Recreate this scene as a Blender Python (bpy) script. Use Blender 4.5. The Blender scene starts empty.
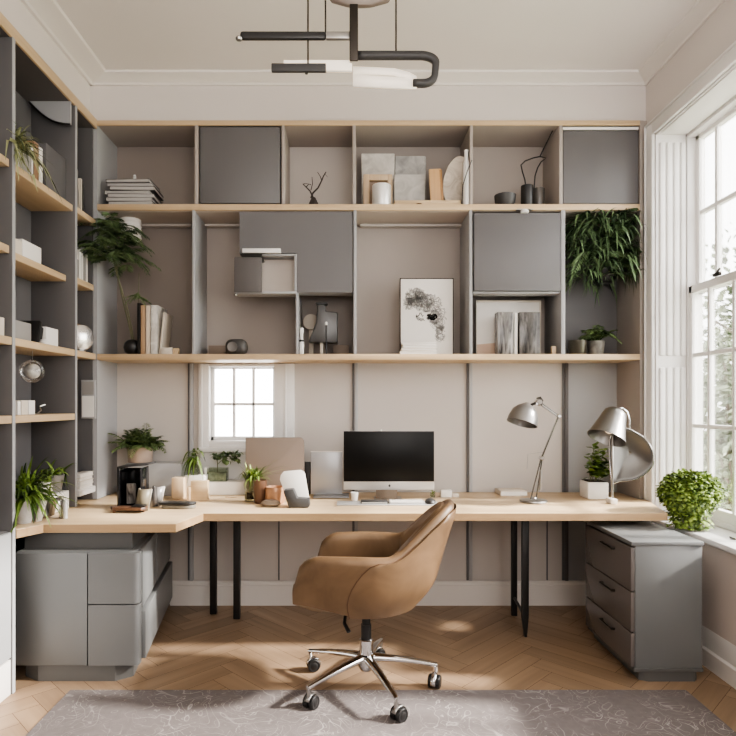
import bpy, bmesh, math, random
from mathutils import Vector, Matrix, noise

scene = bpy.context.scene
COL = scene.collection
PI = math.pi
R = math.radians
random.seed(7)

# ------------------------------------------------------------------ camera geometry
F, CX, CY, H = 600.0, 350.0, 404.0, 1.333     # focal length in pixels, vanishing point, eye height


def gx(x, Y):
    return (x - CX) * Y / F


def gz(y, Y):
    return H + (CY - y) * Y / F


def ly(x, X):                                    # depth of a point seen at column x on the plane X
    return X * F / (x - CX)


# ------------------------------------------------------------------ materials
def lin(c):
    def f(v):
        v /= 255.0
        return v / 12.92 if v <= 0.04045 else ((v + 0.055) / 1.055) ** 2.4
    return (f(c[0]), f(c[1]), f(c[2]), 1.0)


MATS = {}


def base_mat(name):
    m = bpy.data.materials.new(name)
    m.use_nodes = True
    nt = m.node_tree
    b = nt.nodes['Principled BSDF']
    return m, nt, b


def N(nt, kind, **kw):
    n = nt.nodes.new(kind)
    for k, v in kw.items():
        if k in n.inputs.keys():
            n.inputs[k].default_value = v
        else:
            setattr(n, k, v)
    return n


def mixc(nt, fac, a, b, blend='MIX'):
    n = nt.nodes.new('ShaderNodeMix')
    n.data_type = 'RGBA'
    n.blend_type = blend
    for sock, val in ((n.inputs[0], fac), (n.inputs[6], a), (n.inputs[7], b)):
        if isinstance(val, bpy.types.NodeSocket):
            nt.links.new(val, sock)
        else:
            sock.default_value = val
    return n.outputs[2]


def mth(nt, op, a, b=None, clamp=False):
    n = nt.nodes.new('ShaderNodeMath')
    n.operation = op
    n.use_clamp = clamp
    for sock, val in ((n.inputs[0], a), (n.inputs[1], b)):
        if val is None:
            continue
        if isinstance(val, bpy.types.NodeSocket):
            nt.links.new(val, sock)
        else:
            sock.default_value = val
    return n.outputs[0]


def paint(name, c=(128, 128, 128), rough=0.55, var=0.05, scale=6.0, metal=0.0, bump=0.0, bscale=80.0, spec=0.5, coat=0.0):
    """Painted or plain surface with a faint procedural mottling."""
    if name in MATS:
        return MATS[name]
    m, nt, b = base_mat(name)
    tc = N(nt, 'ShaderNodeTexCoord')
    nz = N(nt, 'ShaderNodeTexNoise', Scale=scale, Detail=4.0)
    nt.links.new(tc.outputs['Object'], nz.inputs['Vector'])
    c = lin(c)
    lo = tuple(v * (1 - var) for v in c[:3]) + (1,)
    hi = tuple(min(1, v * (1 + var)) for v in c[:3]) + (1,)
    nt.links.new(mixc(nt, nz.outputs['Fac'], lo, hi), b.inputs['Base Color'])
    b.inputs['Roughness'].default_value = rough
    b.inputs['Metallic'].default_value = metal
    b.inputs['Specular IOR Level'].default_value = spec
    b.inputs['Coat Weight'].default_value = coat
    if bump:
        n2 = N(nt, 'ShaderNodeTexNoise', Scale=bscale, Detail=3.0)
        nt.links.new(tc.outputs['Object'], n2.inputs['Vector'])
        bp = N(nt, 'ShaderNodeBump', Strength=bump, Distance=0.002)
        nt.links.new(n2.outputs['Fac'], bp.inputs['Height'])
        nt.links.new(bp.outputs['Normal'], b.inputs['Normal'])
    MATS[name] = m
    return m


def wood(name, c1, c2, axis='X', rough=0.45, fine=26.0, tint=False):
    if name in MATS:
        return MATS[name]
    m, nt, b = base_mat(name)
    tc = N(nt, 'ShaderNodeTexCoord')
    mp = N(nt, 'ShaderNodeMapping')
    sc = {'X': (0.9, fine * .5, fine), 'Y': (fine * .5, 0.9, fine), 'Z': (fine, fine * .5, 0.9)}[axis]
    mp.inputs['Scale'].default_value = sc
    nt.links.new(tc.outputs['UV' if tint else 'Object'], mp.inputs['Vector'])
    n1 = N(nt, 'ShaderNodeTexNoise', Scale=1.0, Detail=6.0, Roughness=0.6, Distortion=0.35)
    nt.links.new(mp.outputs[0], n1.inputs['Vector'])
    mp2 = N(nt, 'ShaderNodeMapping')
    mp2.inputs['Scale'].default_value = tuple(v * .22 for v in sc)
    nt.links.new(tc.outputs['UV' if tint else 'Object'], mp2.inputs['Vector'])
    n2 = N(nt, 'ShaderNodeTexNoise', Scale=1.0, Detail=2.0)
    nt.links.new(mp2.outputs[0], n2.inputs['Vector'])
    f = mth(nt, 'ADD', mth(nt, 'MULTIPLY', n1.outputs['Fac'], .6), mth(nt, 'MULTIPLY', n2.outputs['Fac'], .4))
    f = mth(nt, 'MULTIPLY', mth(nt, 'SUBTRACT', f, .32), 2.6, True)
    col = mixc(nt, f, lin(c1), lin(c2))
    if tint:
        at = N(nt, 'ShaderNodeAttribute', attribute_name='tint')
        g = N(nt, 'ShaderNodeCombineColor')
        for i in range(3):
            nt.links.new(at.outputs['Fac'], g.inputs[i])
        col = mixc(nt, 1.0, col, g.outputs[0], 'MULTIPLY')
    nt.links.new(col, b.inputs['Base Color'])
    b.inputs['Roughness'].default_value = rough
    bp = N(nt, 'ShaderNodeBump', Strength=0.12, Distance=0.001)
    nt.links.new(n1.outputs['Fac'], bp.inputs['Height'])
    nt.links.new(bp.outputs['Normal'], b.inputs['Normal'])
    MATS[name] = m
    return m


def leafmat(name, dark, light, rough=0.45):
    if name in MATS:
        return MATS[name]
    m, nt, b = base_mat(name)
    at = N(nt, 'ShaderNodeAttribute', attribute_name='tint')
    nt.links.new(mixc(nt, at.outputs['Fac'], lin(dark), lin(light)), b.inputs['Base Color'])
    b.inputs['Roughness'].default_value = rough
    b.inputs['Specular IOR Level'].default_value = 0.4
    b.inputs['Subsurface Weight'].default_value = 0.0
    MATS[name] = m
    return m


def metal(name, c, rough=0.2):
    return paint(name, c, rough=rough, var=0.04, metal=1.0)


def glassmat(name, c, rough=0.02, mixf=0.75):
    if name in MATS:
        return MATS[name]
    m, nt, b = base_mat(name)
    tr = N(nt, 'ShaderNodeBsdfTransparent')
    tr.inputs[0].default_value = lin(c)
    gl = N(nt, 'ShaderNodeBsdfGlossy')
    gl.inputs['Roughness'].default_value = rough
    lw = N(nt, 'ShaderNodeLayerWeight', Blend=0.25)
    mx = N(nt, 'ShaderNodeMixShader')
    nz = N(nt, 'ShaderNodeTexNoise', Scale=3.0)
    f = mth(nt, 'MULTIPLY', mth(nt, 'ADD', lw.outputs['Fresnel'], mth(nt, 'MULTIPLY', nz.outputs['Fac'], .02)), 1 - mixf * .5, True)
    nt.links.new(f, mx.inputs[0])
    nt.links.new(tr.outputs[0], mx.inputs[1])
    nt.links.new(gl.outputs[0], mx.inputs[2])
    nt.links.new(mx.outputs[0], nt.nodes['Material Output'].inputs['Surface'])
    MATS[name] = m
    return m


def rugmat():
    m, nt, b = base_mat('rug_pile')
    tc = N(nt, 'ShaderNodeTexCoord')

    def lines(scale, freq, width, seed):
        mp = N(nt, 'ShaderNodeMapping')
        mp.inputs['Location'].default_value = (seed, seed * 1.7, 0)
        nt.links.new(tc.outputs['Object'], mp.inputs['Vector'])
        n = N(nt, 'ShaderNodeTexNoise', Scale=scale, Detail=1.5, Roughness=.45, Distortion=1.1)
        nt.links.new(mp.outputs[0], n.inputs['Vector'])
        fr = mth(nt, 'FRACT', mth(nt, 'MULTIPLY', n.outputs['Fac'], freq))
        d = mth(nt, 'ABSOLUTE', mth(nt, 'SUBTRACT', fr, .5))
        return mth(nt, 'SUBTRACT', 1.0, mth(nt, 'DIVIDE', d, width), True)
    a = lines(4.6, 8.0, .065, 1.3)
    c = lines(9.0, 7.0, .06, 7.1)
    l = mth(nt, 'MAXIMUM', a, c)
    msk = N(nt, 'ShaderNodeTexNoise', Scale=5.0, Detail=3.0)
    nt.links.new(tc.outputs['Object'], msk.inputs['Vector'])
    mk = mth(nt, 'MULTIPLY', mth(nt, 'SUBTRACT', msk.outputs['Fac'], .34), 3.2, True)
    l = mth(nt, 'MULTIPLY', l, mk)
    big = N(nt, 'ShaderNodeTexNoise', Scale=30.0, Detail=5.0)
    nt.links.new(tc.outputs['Object'], big.inputs['Vector'])
    basec = mixc(nt, big.outputs['Fac'], lin((112, 104, 103)), lin((132, 125, 123)))
    col = mixc(nt, mth(nt, 'MULTIPLY', l, .9), basec, lin((188, 181, 176)))
    nt.links.new(col, b.inputs['Base Color'])
    b.inputs['Roughness'].default_value = 0.95
    b.inputs['Specular IOR Level'].default_value = 0.1
    fine = N(nt, 'ShaderNodeTexNoise', Scale=320.0, Detail=2.0)
    nt.links.new(tc.outputs['Object'], fine.inputs['Vector'])
    bp = N(nt, 'ShaderNodeBump', Strength=0.5, Distance=0.004)
    nt.links.new(fine.outputs['Fac'], bp.inputs['Height'])
    nt.links.new(bp.outputs['Normal'], b.inputs['Normal'])
    return m


def marbled(name, c1, c2, scale=6.0, dist=1.5, rough=.5, stretch=(1, 1, 1)):
    if name in MATS:
        return MATS[name]
    m, nt, b = base_mat(name)
    tc = N(nt, 'ShaderNodeTexCoord')
    mp = N(nt, 'ShaderNodeMapping')
    mp.inputs['Scale'].default_value = stretch
    nt.links.new(tc.outputs['Object'], mp.inputs['Vector'])
    n = N(nt, 'ShaderNodeTexNoise', Scale=scale, Detail=6.0, Distortion=dist)
    nt.links.new(mp.outputs[0], n.inputs['Vector'])
    f = mth(nt, 'MULTIPLY', mth(nt, 'SUBTRACT', n.outputs['Fac'], .33), 2.8, True)
    nt.links.new(mixc(nt, f, lin(c1), lin(c2)), b.inputs['Base Color'])
    b.inputs['Roughness'].default_value = rough
    MATS[name] = m
    return m


M_WALL = paint('wall_paint', (212, 205, 200), .9, .02, 3)
M_CEIL = paint('ceiling_paint', (226, 221, 217), .95, .02, 3)
M_TRIM = paint('trim_paint', (222, 217, 212), .5, .02, 3)
M_WHITE = paint('white_gloss_paint', (232, 230, 228), .4, .02, 3)
M_TAUPE = paint('taupe_panel', (166, 157, 150), .6, .03, 4)
M_GREY = paint('grey_lacquer', (101, 99, 100), .45, .03, 4)
M_DGREY = paint('dark_grey_panel', (92, 88, 87), .55, .03, 4)
M_LGREY = paint('light_grey_panel', (164, 164, 165), .5, .03, 4)
M_CAB = paint('cabinet_grey', (112, 113, 113), .4, .03, 3)
M_PLINTH = paint('plinth_grey', (92, 92, 91), .5, .03, 3)
M_OAK = wood('pale_oak', (188, 161, 126), (216, 193, 160), 'X')
M_OAKY = wood('pale_oak_lengthwise', (182, 155, 120), (212, 189, 156), 'Y')
M_OAKZ = wood('pale_oak_upright', (184, 158, 128), (212, 190, 162), 'Z')
M_OAKSHADE = wood('oak_shaded_edge', (160, 129, 94), (190, 160, 122), 'X')  # darker oak, shade of the desk's upright edges put into the colour
M_FLOOR = wood('floor_oak', (128, 105, 84), (170, 144, 117), 'X', .42, 30.0, True)
M_GAP = paint('floor_gap', (84, 62, 44), .9)
M_BLACK = paint('black_satin', (30, 29, 29), .4)
M_CHAR = paint('charcoal', (58, 57, 57), .5)
M_DKMET = metal('dark_bronze_metal', (70, 66, 62), .35)
M_CHROME = metal('chrome', (226, 226, 226), .1)
M_STEEL = metal('brushed_steel', (170, 168, 165), .3)
M_SILVER = paint('silver_plastic', (200, 200, 200), .35, metal=.5)
M_LEATHER = marbled('tan_leather', (95, 74, 53), (127, 101, 75), 5.0, .6, .45)
M_PAPER = paint('white_paper', (232, 228, 222), .8, .02)
M_CREAM = paint('cream_card', (214, 204, 190), .8, .03)
M_GREYC = paint('grey_card', (150, 147, 144), .7, .04)
M_POTW = paint('white_ceramic', (228, 226, 222), .35, .02)
M_POTT = paint('taupe_ceramic', (168, 150, 136), .7, .04)
M_POTG = paint('grey_ceramic', (120, 117, 112), .5, .05)
M_SOIL = paint('soil', (52, 42, 34), .95, .3, 60)
M_STONE = marbled('pale_stone', (172, 168, 162), (216, 212, 205), 9, 1.2, .7)
M_STONE2 = marbled('grey_stone', (146, 145, 143), (190, 188, 184), 11, 1.4, .7)
M_COPPER = paint('copper', (190, 148, 118), .3, .05, metal=.4)
M_BROWN = wood('brown_wood', (74, 52, 40), (112, 82, 62), 'Z', .4)
M_SMOKE = marbled('smoky_streaks', (44, 42, 42), (170, 166, 162), 14, .8, .2, (3, 1, .5))
M_SMOKE2 = marbled('dark_smoky_streaks', (34, 33, 33), (120, 116, 112), 14, .8, .2, (3, 1, .6))
M_SCREEN = paint('screen_glass', (10, 10, 10), .35, .02, spec=.25)
M_GLASS = glassmat('clear_glass', (250, 250, 250))
M_GLASSG = glassmat('greenish_glass', (236, 240, 233))
M_SMOKEG = glassmat('smoked_glass', (120, 116, 112))
M_LED = paint('opal_diffuser', (246, 238, 226), .6)
M_LED.node_tree.nodes['Principled BSDF'].inputs['Emission Color'].default_value = lin((255, 240, 220))
M_LED.node_tree.nodes['Principled BSDF'].inputs['Emission Strength'].default_value = .35
G_DARK = leafmat('dark_green_leaf', (26, 44, 24), (116, 140, 100))
G_MID = leafmat('mid_green_leaf', (34, 56, 20), (118, 142, 66))
G_LIGHT = leafmat('bright_green_leaf', (44, 70, 24), (150, 172, 84))
G_FERN = leafmat('fern_leaf', (40, 58, 32), (132, 152, 98))
G_OUT = leafmat('garden_leaf', (56, 66, 46), (146, 156, 126), .6)
M_BARK = paint('bark', (104, 92, 80), .9, .2, 20)
M_STEM = paint('plant_stem', (112, 112, 84), .7, .1)
M_BRANCH = paint('dark_branch', (52, 44, 40), .8, .1)


# ------------------------------------------------------------------ mesh builder
class MB:
    def __init__(self):
        self.v, self.f, self.t, self.mi = [], [], [], []
        self.tint = 0.5
        self.m = 0

    def add(self, verts, faces):
        o = len(self.v)
        self.v += [Vector(p) for p in verts]
        for f in faces:
            self.f.append([o + i for i in f])
            self.t.append(self.tint)
            self.mi.append(self.m)
        return self

    def box(self, x0, x1, y0, y1, z0, z1, bev=0.0, seg=2, mat=None):
        if x0 > x1: x0, x1 = x1, x0
        if y0 > y1: y0, y1 = y1, y0
        if z0 > z1: z0, z1 = z1, z0
        vs = [(x0, y0, z0), (x1, y0, z0), (x1, y1, z0), (x0, y1, z0), (x0, y0, z1), (x1, y0, z1), (x1, y1, z1), (x0, y1, z1)]
        fs = [(0, 3, 2, 1), (4, 5, 6, 7), (0, 1, 5, 4), (1, 2, 6, 5), (2, 3, 7, 6), (3, 0, 4, 7)]
        if bev > 0:
            vs, fs = bevelled(vs, fs, min(bev, .49 * min(x1 - x0, y1 - y0, z1 - z0)), seg)
        if mat is not None:
            vs = [mat @ Vector(p) for p in vs]
        return self.add(vs, fs)

    def cbox(self, c, s, bev=0.0, rot=None, seg=2):
        """box centred at c, size s, turned by rot (Euler radians)"""
        m = Matrix.Translation(c)
        if rot is not None:
            from mathutils import Euler
            m = m @ Euler(rot).to_matrix().to_4x4()
        return self.box(-s[0] / 2, s[0] / 2, -s[1] / 2, s[1] / 2, -s[2] / 2, s[2] / 2, bev, seg, m)

    def prism(self, poly, a0, a1, axis='Z', bev=0.0, seg=2):
        """poly is a counter-clockwise outline in the plane across axis"""
        def p3(p, a):
            return {'Z': (p[0], p[1], a), 'Y': (p[0], a, p[1]), 'X': (a, p[0], p[1])}[axis]
        n = len(poly)
        vs = [p3(p, a0) for p in poly] + [p3(p, a1) for p in poly]
        fs = [tuple(reversed(range(n))), tuple(range(n, 2 * n))] + [(i, (i + 1) % n, n + (i + 1) % n, n + i) for i in range(n)]
        vs, fs = bevelled(vs, fs, bev, seg)
        return self.add(vs, fs)

    def tube(self, pts, r, seg=8, closed=False, flat=1.0):
        pts = [Vector(p) for p in pts]
        n = len(pts)
        rs = r if isinstance(r, (list, tuple)) else [r] * n
        up = None
        vs, fs = [], []
        for i, p in enumerate(pts):
            if closed:
                d = pts[(i + 1) % n] - pts[i - 1]
            else:
                d = pts[min(i + 1, n - 1)] - pts[max(i - 1, 0)]
            if d.length < 1e-9:
                d = Vector((0, 0, 1))
            d.normalize()
            if up is None:
                up = Vector((0, 0, 1)) if abs(d.z) < .9 else Vector((1, 0, 0))
            a = d.cross(up)
            if a.length < 1e-6:
                a = d.cross(Vector((0, 1, 0)))
            a.normalize()
            b = a.cross(d).normalized()
            up = b
            for k in range(seg):
                t = 2 * PI * k / seg
                vs.append(p + a * math.cos(t) * rs[i] + b * math.sin(t) * rs[i] * flat)
        m = n if closed else n - 1
        for i in range(m):
            j = (i + 1) % n
            for k in range(seg):
                q = (k + 1) % seg
                fs.append((i * seg + k, i * seg + q, j * seg + q, j * seg + k))
        if not closed:
            fs.append(tuple(reversed(range(seg))))
            fs.append(tuple((n - 1) * seg + k for k in range(seg)))
        return self.add(vs, fs)

    def lathe(self, prof, c=(0, 0, 0), seg=28, mat=None, sx=1.0, sy=1.0):
        """prof: list of (radius, height) from bottom to top; radius 0 closes"""
        c = Vector(c)
        vs, fs, rings = [], [], []
        for r, z in prof:
            if r <= 1e-6:
                rings.append([len(vs)])
                vs.append(Vector((0, 0, z)))
            else:
                rings.append(list(range(len(vs), len(vs) + seg)))
                vs += [Vector((r * sx * math.cos(2 * PI * k / seg), r * sy * math.sin(2 * PI * k / seg), z)) for k in range(seg)]
        for a, b in zip(rings, rings[1:]):
            for k in range(seg):
                q = (k + 1) % seg
                if len(a) == 1 and len(b) == 1:
                    continue
                if len(a) == 1:
                    fs.append((a[0], b[q], b[k]))
                elif len(b) == 1:
                    fs.append((a[k], a[q], b[0]))
                else:
                    fs.append((a[k], a[q], b[q], b[k]))
        if mat is not None:
            vs = [mat @ p for p in vs]
        return self.add([p + c for p in vs], fs)

    def grid(self, rows, closed=False):
        """rows of points -> quads"""
        n = len(rows[0])
        vs = [p for r in rows for p in r]
        fs = []
        for i in range(len(rows) - 1):
            for k in range(n if closed else n - 1):
                q = (k + 1) % n
                fs.append((i * n + k, i * n + q, (i + 1) * n + q, (i + 1) * n + k))
        return self.add(vs, fs)

    def build(self, name, mat, parent=None, local=False, angle=35, solid=0.0, subsurf=0, origin=None):
        me = bpy.data.meshes.new(name)
        if parent is not None:
            o = Vector((0, 0, 0)) if local else Vector(parent['_o'])
        elif origin is not None:
            o = Vector(origin)
        else:
            xs = [p.x for p in self.v]; ys = [p.y for p in self.v]; zs = [p.z for p in self.v]
            o = Vector(((min(xs) + max(xs)) / 2, (min(ys) + max(ys)) / 2, min(zs)))
        me.from_pydata([tuple(p - o) for p in self.v], [], self.f)
        mats = mat if isinstance(mat, (list, tuple)) else [mat]
        for q in mats:
            me.materials.append(q)
        at = me.attributes.new('tint', 'FLOAT', 'FACE')
        at.data.foreach_set('value', self.t)
        me.polygons.foreach_set('material_index', self.mi)
        me.polygons.foreach_set('use_smooth', [angle > 0] * len(me.polygons))
        me.update()
        if angle > 0:
            me.set_sharp_from_angle(angle=R(angle))
        ob = bpy.data.objects.new(name, me)
        COL.objects.link(ob)
        if parent is not None:
            ob.parent = parent
            ob['_o'] = list(parent['_o'])
        else:
            ob.location = o
            ob['_o'] = list(o)
        if solid:
            md = ob.modifiers.new('thickness', 'SOLIDIFY')
            md.thickness = solid
            md.offset = 0
        if subsurf:
            md = ob.modifiers.new('smooth', 'SUBSURF')
            md.levels = md.render_levels = subsurf
        return ob


def bevelled(vs, fs, w, seg=2):
    if w <= 0:
        return vs, fs
    bm = bmesh.new()
    bv = [bm.verts.new(p) for p in vs]
    for f in fs:
        bm.faces.new([bv[i] for i in f])
    bm.normal_update()
    ed = [e for e in bm.edges if len(e.link_faces) == 2 and e.calc_face_angle(0) > .3]
    bmesh.ops.bevel(bm, geom=ed, offset=w, segments=seg, profile=.5, affect='EDGES', clamp_overlap=True)
    bm.verts.index_update()
    ov = [v.co.copy() for v in bm.verts]
    of = [[v.index for v in f.verts] for f in bm.faces]
    bm.free()
    return ov, of


def tag(o, label, cat, group=None):
    o['label'] = label
    o['category'] = cat
    if group:
        o['group'] = group
    return o


def thing(name, label, cat, loc=(0, 0, 0), group=None, rz=0.0):
    o = bpy.data.objects.new(name, None)
    o.empty_display_size = .05
    COL.objects.link(o)
    o.location = loc
    o.rotation_euler = (0, 0, rz)
    o['_o'] = list(loc)
    return tag(o, label, cat, group)


def struct(o, label=None, cat=None):
    o['kind'] = 'structure'
    if label:
        o['label'] = label
        o['category'] = cat
    return o


def single(mb, name, mat, label, cat, group=None, **kw):
    return tag(mb.build(name, mat, **kw), label, cat, group)


# ------------------------------------------------------------------ plant pieces
def rnd(a, b):
    return random.uniform(a, b)


def strap(m, base, az, length, lift, droop, width, tip=0.0, n=8):
    """long arching blade with a folded midrib"""
    base = Vector(base)
    d = Vector((math.cos(az), math.sin(az), 0))
    s = Vector((-d.y, d.x, 0))
    rows = []
    for i in range(n + 1):
        t = i / n
        p = base + d * length * math.cos(lift) * t * (1 - .15 * t) + Vector((0, 0, 1)) * (length * math.sin(lift) * t - droop * length * t * t)
        w = width * (math.sin(PI * min(1, t * .86 + .12)) ** .7) * (1 - tip * t)
        rows.append([p - s * w + Vector((0, 0, w * .35)), p, p + s * w + Vector((0, 0, w * .35))])
    m.tint = rnd(0, 1)
    m.grid(rows)


def leaf(m, p, d, up, size, w=.38, curl=.15):
    d = d.normalized()
    s = d.cross(up)
    if s.length < 1e-5:
        s = d.cross(Vector((1, 0, .3)))
    s.normalize()
    u = s.cross(d)
    a, b, c = p, p + d * size * .5 + u * size * curl, p + d * size
    m.tint = rnd(0, 1)
    m.add([a, p + d * size * .35 + s * size * w + u * size * curl * .6, p + d * size * .72 + s * size * w * .75, c,
           p + d * size * .72 - s * size * w * .75, p + d * size * .35 - s * size * w + u * size * curl * .6, b],
          [(0, 1, 6), (1, 2, 6), (2, 3, 6), (3, 4, 6), (4, 5, 6), (5, 0, 6)])


def frond(m, base, az, length, lift, droop, pairs, ll, lw, spread=1.0, stems=None):
    """feather-like leaf: a rachis with paired narrow leaflets"""
    base = Vector(base)
    d = Vector((math.cos(az), math.sin(az), 0))
    s = Vector((-d.y, d.x, 0))
    pts = []
    for i in range(13):
        t = i / 12
        pts.append(base + d * length * math.cos(lift) * t + Vector((0, 0, length * math.sin(lift) * t - droop * length * t * t)))
    (stems or m).tube(pts, [.0028 * (1 - .7 * i / 12) for i in range(13)], 4)
    tn = rnd(0, .8)
    for k in range(pairs):
        t = .12 + .88 * (k + .5) / pairs
        i = min(11, int(t * 12))
        q = t * 12 - i
        p = pts[i].lerp(pts[i + 1], q)
        fwd = (pts[i + 1] - pts[i]).normalized()
        L = ll * math.sin(PI * (.15 + .8 * t)) ** .6
        for sg in (-1, 1):
            dr = (fwd * .75 + s * sg * spread + Vector((0, 0, rnd(-.35, .05)))).normalized()
            side = dr.cross(Vector((0, 0, 1))).normalized()
            e = p + dr * L + Vector((0, 0, -.18 * L))
            mid = p + dr * L * .5 + Vector((0, 0, .02 * L))
            m.tint = min(1, max(0, tn + rnd(-.2, .3)))
            m.add([p, mid + side * lw, e, mid - side * lw], [(0, 1, 2), (0, 2, 3)])
    return pts


def bush(m, c, rad, n, size, w=.38, inner=.55, down=.35, twigs=None):
    c = Vector(c)
    for _ in range(n):
        d = Vector((random.gauss(0, 1), random.gauss(0, 1), random.gauss(0, 1))).normalized()
        k = rnd(inner, 1.0)
        p = c + Vector((d.x * rad[0], d.y * rad[1], d.z * rad[2])) * k
        dr = (d + Vector((rnd(-.7, .7), rnd(-.7, .7), rnd(-.5, .5) - down))).normalized()
        leaf(m, p, dr, (d + Vector((0, 0, .6))).normalized(), size * rnd(.7, 1.25), w)


def pot(m, c, r0, r1, h, wall=.006, seg=28):
    m.lathe([(0, 0), (r0 * .96, 0), (r0, .004), (r1, h - .003), (r1 - .002, h), (r1 - wall, h), (r1 - wall - .002, h - .02), (0, h - .02)], c, seg)


def soil(c, r, z, parent):
    m = MB()
    m.lathe([(0, z), (r * .6, z + .004), (r, z)], (c[0], c[1], 0), 18)
    # close underneath
    m.lathe([(0, z - .004), (r, z - .004), (r, z)], (c[0], c[1], 0), 18)
    return m.build('soil', M_SOIL, parent)

WORLD, SUN, FILL, FILL2, EXPO = 11.5, 15.0, 88.0, 38.0, 0.14
LOOK = 'AgX - Medium High Contrast'

# ================================================================== THE ROOM
RX, LX, BY, FY = 1.825, -1.603, 3.70, -1.6        # right wall, left bulkhead, bulkhead above the shelving, rear wall
CZ = 3.345                                           # ceiling
# window openings
WY0, WY1, WZ0, WZ1, WXO = 1.6, 3.59, .665, 2.95, 2.01
BX0, BX1, BZ0, BZ1 = -.945, -.49, 1.085, 1.585         # small window in the back wall


def clip_poly(poly, x0, x1, y0, y1):
    def cut(ps, inside, inter):
        out = []
        for i, p in enumerate(ps):
            q = ps[i - 1]
            if inside(p):
                if not inside(q):
                    out.append(inter(q, p))
                out.append(p)
            elif inside(q):
                out.append(inter(q, p))
        return out

    def ix(v):
        return lambda a, b: tuple(a[i] + (b[i] - a[i]) * (v - a[0]) / (b[0] - a[0]) for i in range(4))

    def iy(v):
        return lambda a, b: tuple(a[i] + (b[i] - a[i]) * (v - a[1]) / (b[1] - a[1]) for i in range(4))
    for ins, it in ((lambda p: p[0] >= x0, ix(x0)), (lambda p: p[0] <= x1, ix(x1)), (lambda p: p[1] >= y0, iy(y0)), (lambda p: p[1] <= y1, iy(y1))):
        poly = cut(poly, ins, it)
        if len(poly) < 3:
            return []
    return poly


def make_floor():
    L, W = .56, .112
    vs, fs, uv, tn = [], [], [], []
    c, s = math.cos(R(-45)), math.sin(R(-45))
    g = .0009
    rg = random.Random(3)
    for k in range(-60, 61):
        for m_ in range(-14, 15):
            ox, oy = k * W + m_ * L, -k * W + m_ * L
            for kind in (0, 1):
                if kind == 0:
                    q = [(0, 0), (L, 0), (L, W), (0, W)]
                else:
                    q = [(L, 0), (L + W, 0), (L + W, L), (L, L)]
                mx, my = sum(p[0] for p in q) / 4, sum(p[1] for p in q) / 4
                u0, v0 = rg.uniform(0, 40), rg.uniform(0, 40)
                t = rg.uniform(.80, 1.06)
                pl = []
                for (a, b) in q:
                    a2 = a + (g if a < mx else -g)
                    b2 = b + (g if b < my else -g)
                    X, Y = a2 + ox, b2 + oy
                    uu, vv = ((a2, b2) if kind == 0 else (b2 - 0, a2 - L))
                    pl.append((X * c - Y * s + .13, X * s + Y * c + 1.0, uu + u0, vv + v0))
                pl = clip_poly(pl, -1.83, RX + .01, FY, 4.03)
                if not pl:
                    continue
                o = len(vs)
                vs += [(p[0], p[1], 0.0) for p in pl]
                fs.append(list(range(o, o + len(pl))))
                uv += [(p[2], p[3]) for p in pl]
                tn.append(t)
    o = len(vs)
    vs += [(-2.0, FY - .2, -.003), (RX + .2, FY - .2, -.003), (RX + .2, 4.2, -.003), (-2.0, 4.2, -.003),
           (-2.0, FY - .2, -.1), (RX + .2, FY - .2, -.1), (RX + .2, 4.2, -.1), (-2.0, 4.2, -.1)]
    base = [(0, 1, 2, 3), (7, 6, 5, 4), (0, 4, 5, 1), (1, 5, 6, 2), (2, 6, 7, 3), (3, 7, 4, 0)]
    n0 = len(fs)
    for f in base:
        fs.append([o + i for i in f])
        tn.append(1.0)
    me = bpy.data.meshes.new('floor')
    me.from_pydata(vs, [], fs)
    me.materials.append(M_FLOOR)
    me.materials.append(M_GAP)
    at = me.attributes.new('tint', 'FLOAT', 'FACE')
    at.data.foreach_set('value', tn)
    ul = me.uv_layers.new(name='UVMap')
    for p in me.polygons:
        if p.index >= n0:
            p.material_index = 1
            continue
        for li in p.loop_indices:
            ul.data[li].uv = uv[me.loops[li].vertex_index]
    me.update()
    ob = bpy.data.objects.new('floor', me)
    COL.objects.link(ob)
    struct(ob, 'oak herringbone parquet floor of the office', 'floor')


make_floor()

# ceiling, walls
struct(MB().box(-2.0, RX + .2, FY - .2, 4.2, CZ, CZ + .15).build('ceiling', M_CEIL), 'plain pale ceiling above the pendant', 'ceiling')
m = MB()
m.box(-2.0, RX + .2, BY, 4.2, 3.075, CZ)                                    # bulkhead above the shelving
m.box(-2.0, BX0, 4.03, 4.2, 0, 3.075).box(BX1, RX + .2, 4.03, 4.2, 0, 3.075)
m.box(BX0, BX1, 4.03, 4.2, 0, BZ0).box(BX0, BX1, 4.03, 4.2, BZ1, 3.075)
m.box(1.803, RX, BY, 4.03, 0, 3.075)                                          # return beside the shelving
struct(m.build('wall_back', M_WALL, angle=0), 'pale wall above and behind the grey shelving', 'wall')
m = MB()
m.box(-2.0, LX, FY, BY, 3.075, CZ).box(-2.0, -1.83, FY, 4.03, 0, 3.075)
struct(m.build('wall_left', M_WALL, angle=0), 'pale wall above the tall grey bookcase', 'wall')
m = MB()
m.box(RX, RX + .2, WY1, 4.03, 0, CZ).box(RX, RX + .2, FY, WY0, 0, CZ)
m.box(RX, RX + .2, WY0, WY1, 0, WZ0 - .03).box(RX, RX + .2, WY0, WY1, WZ1, CZ)
struct(m.build('wall_right', M_WALL, angle=0), 'pale wall around the tall sash window', 'wall')
struct(MB().box(-2.0, RX + .2, FY - .15, FY, 0, CZ).build('wall_rear', M_WALL, angle=0), 'pale wall facing the desk', 'wall')

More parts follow.
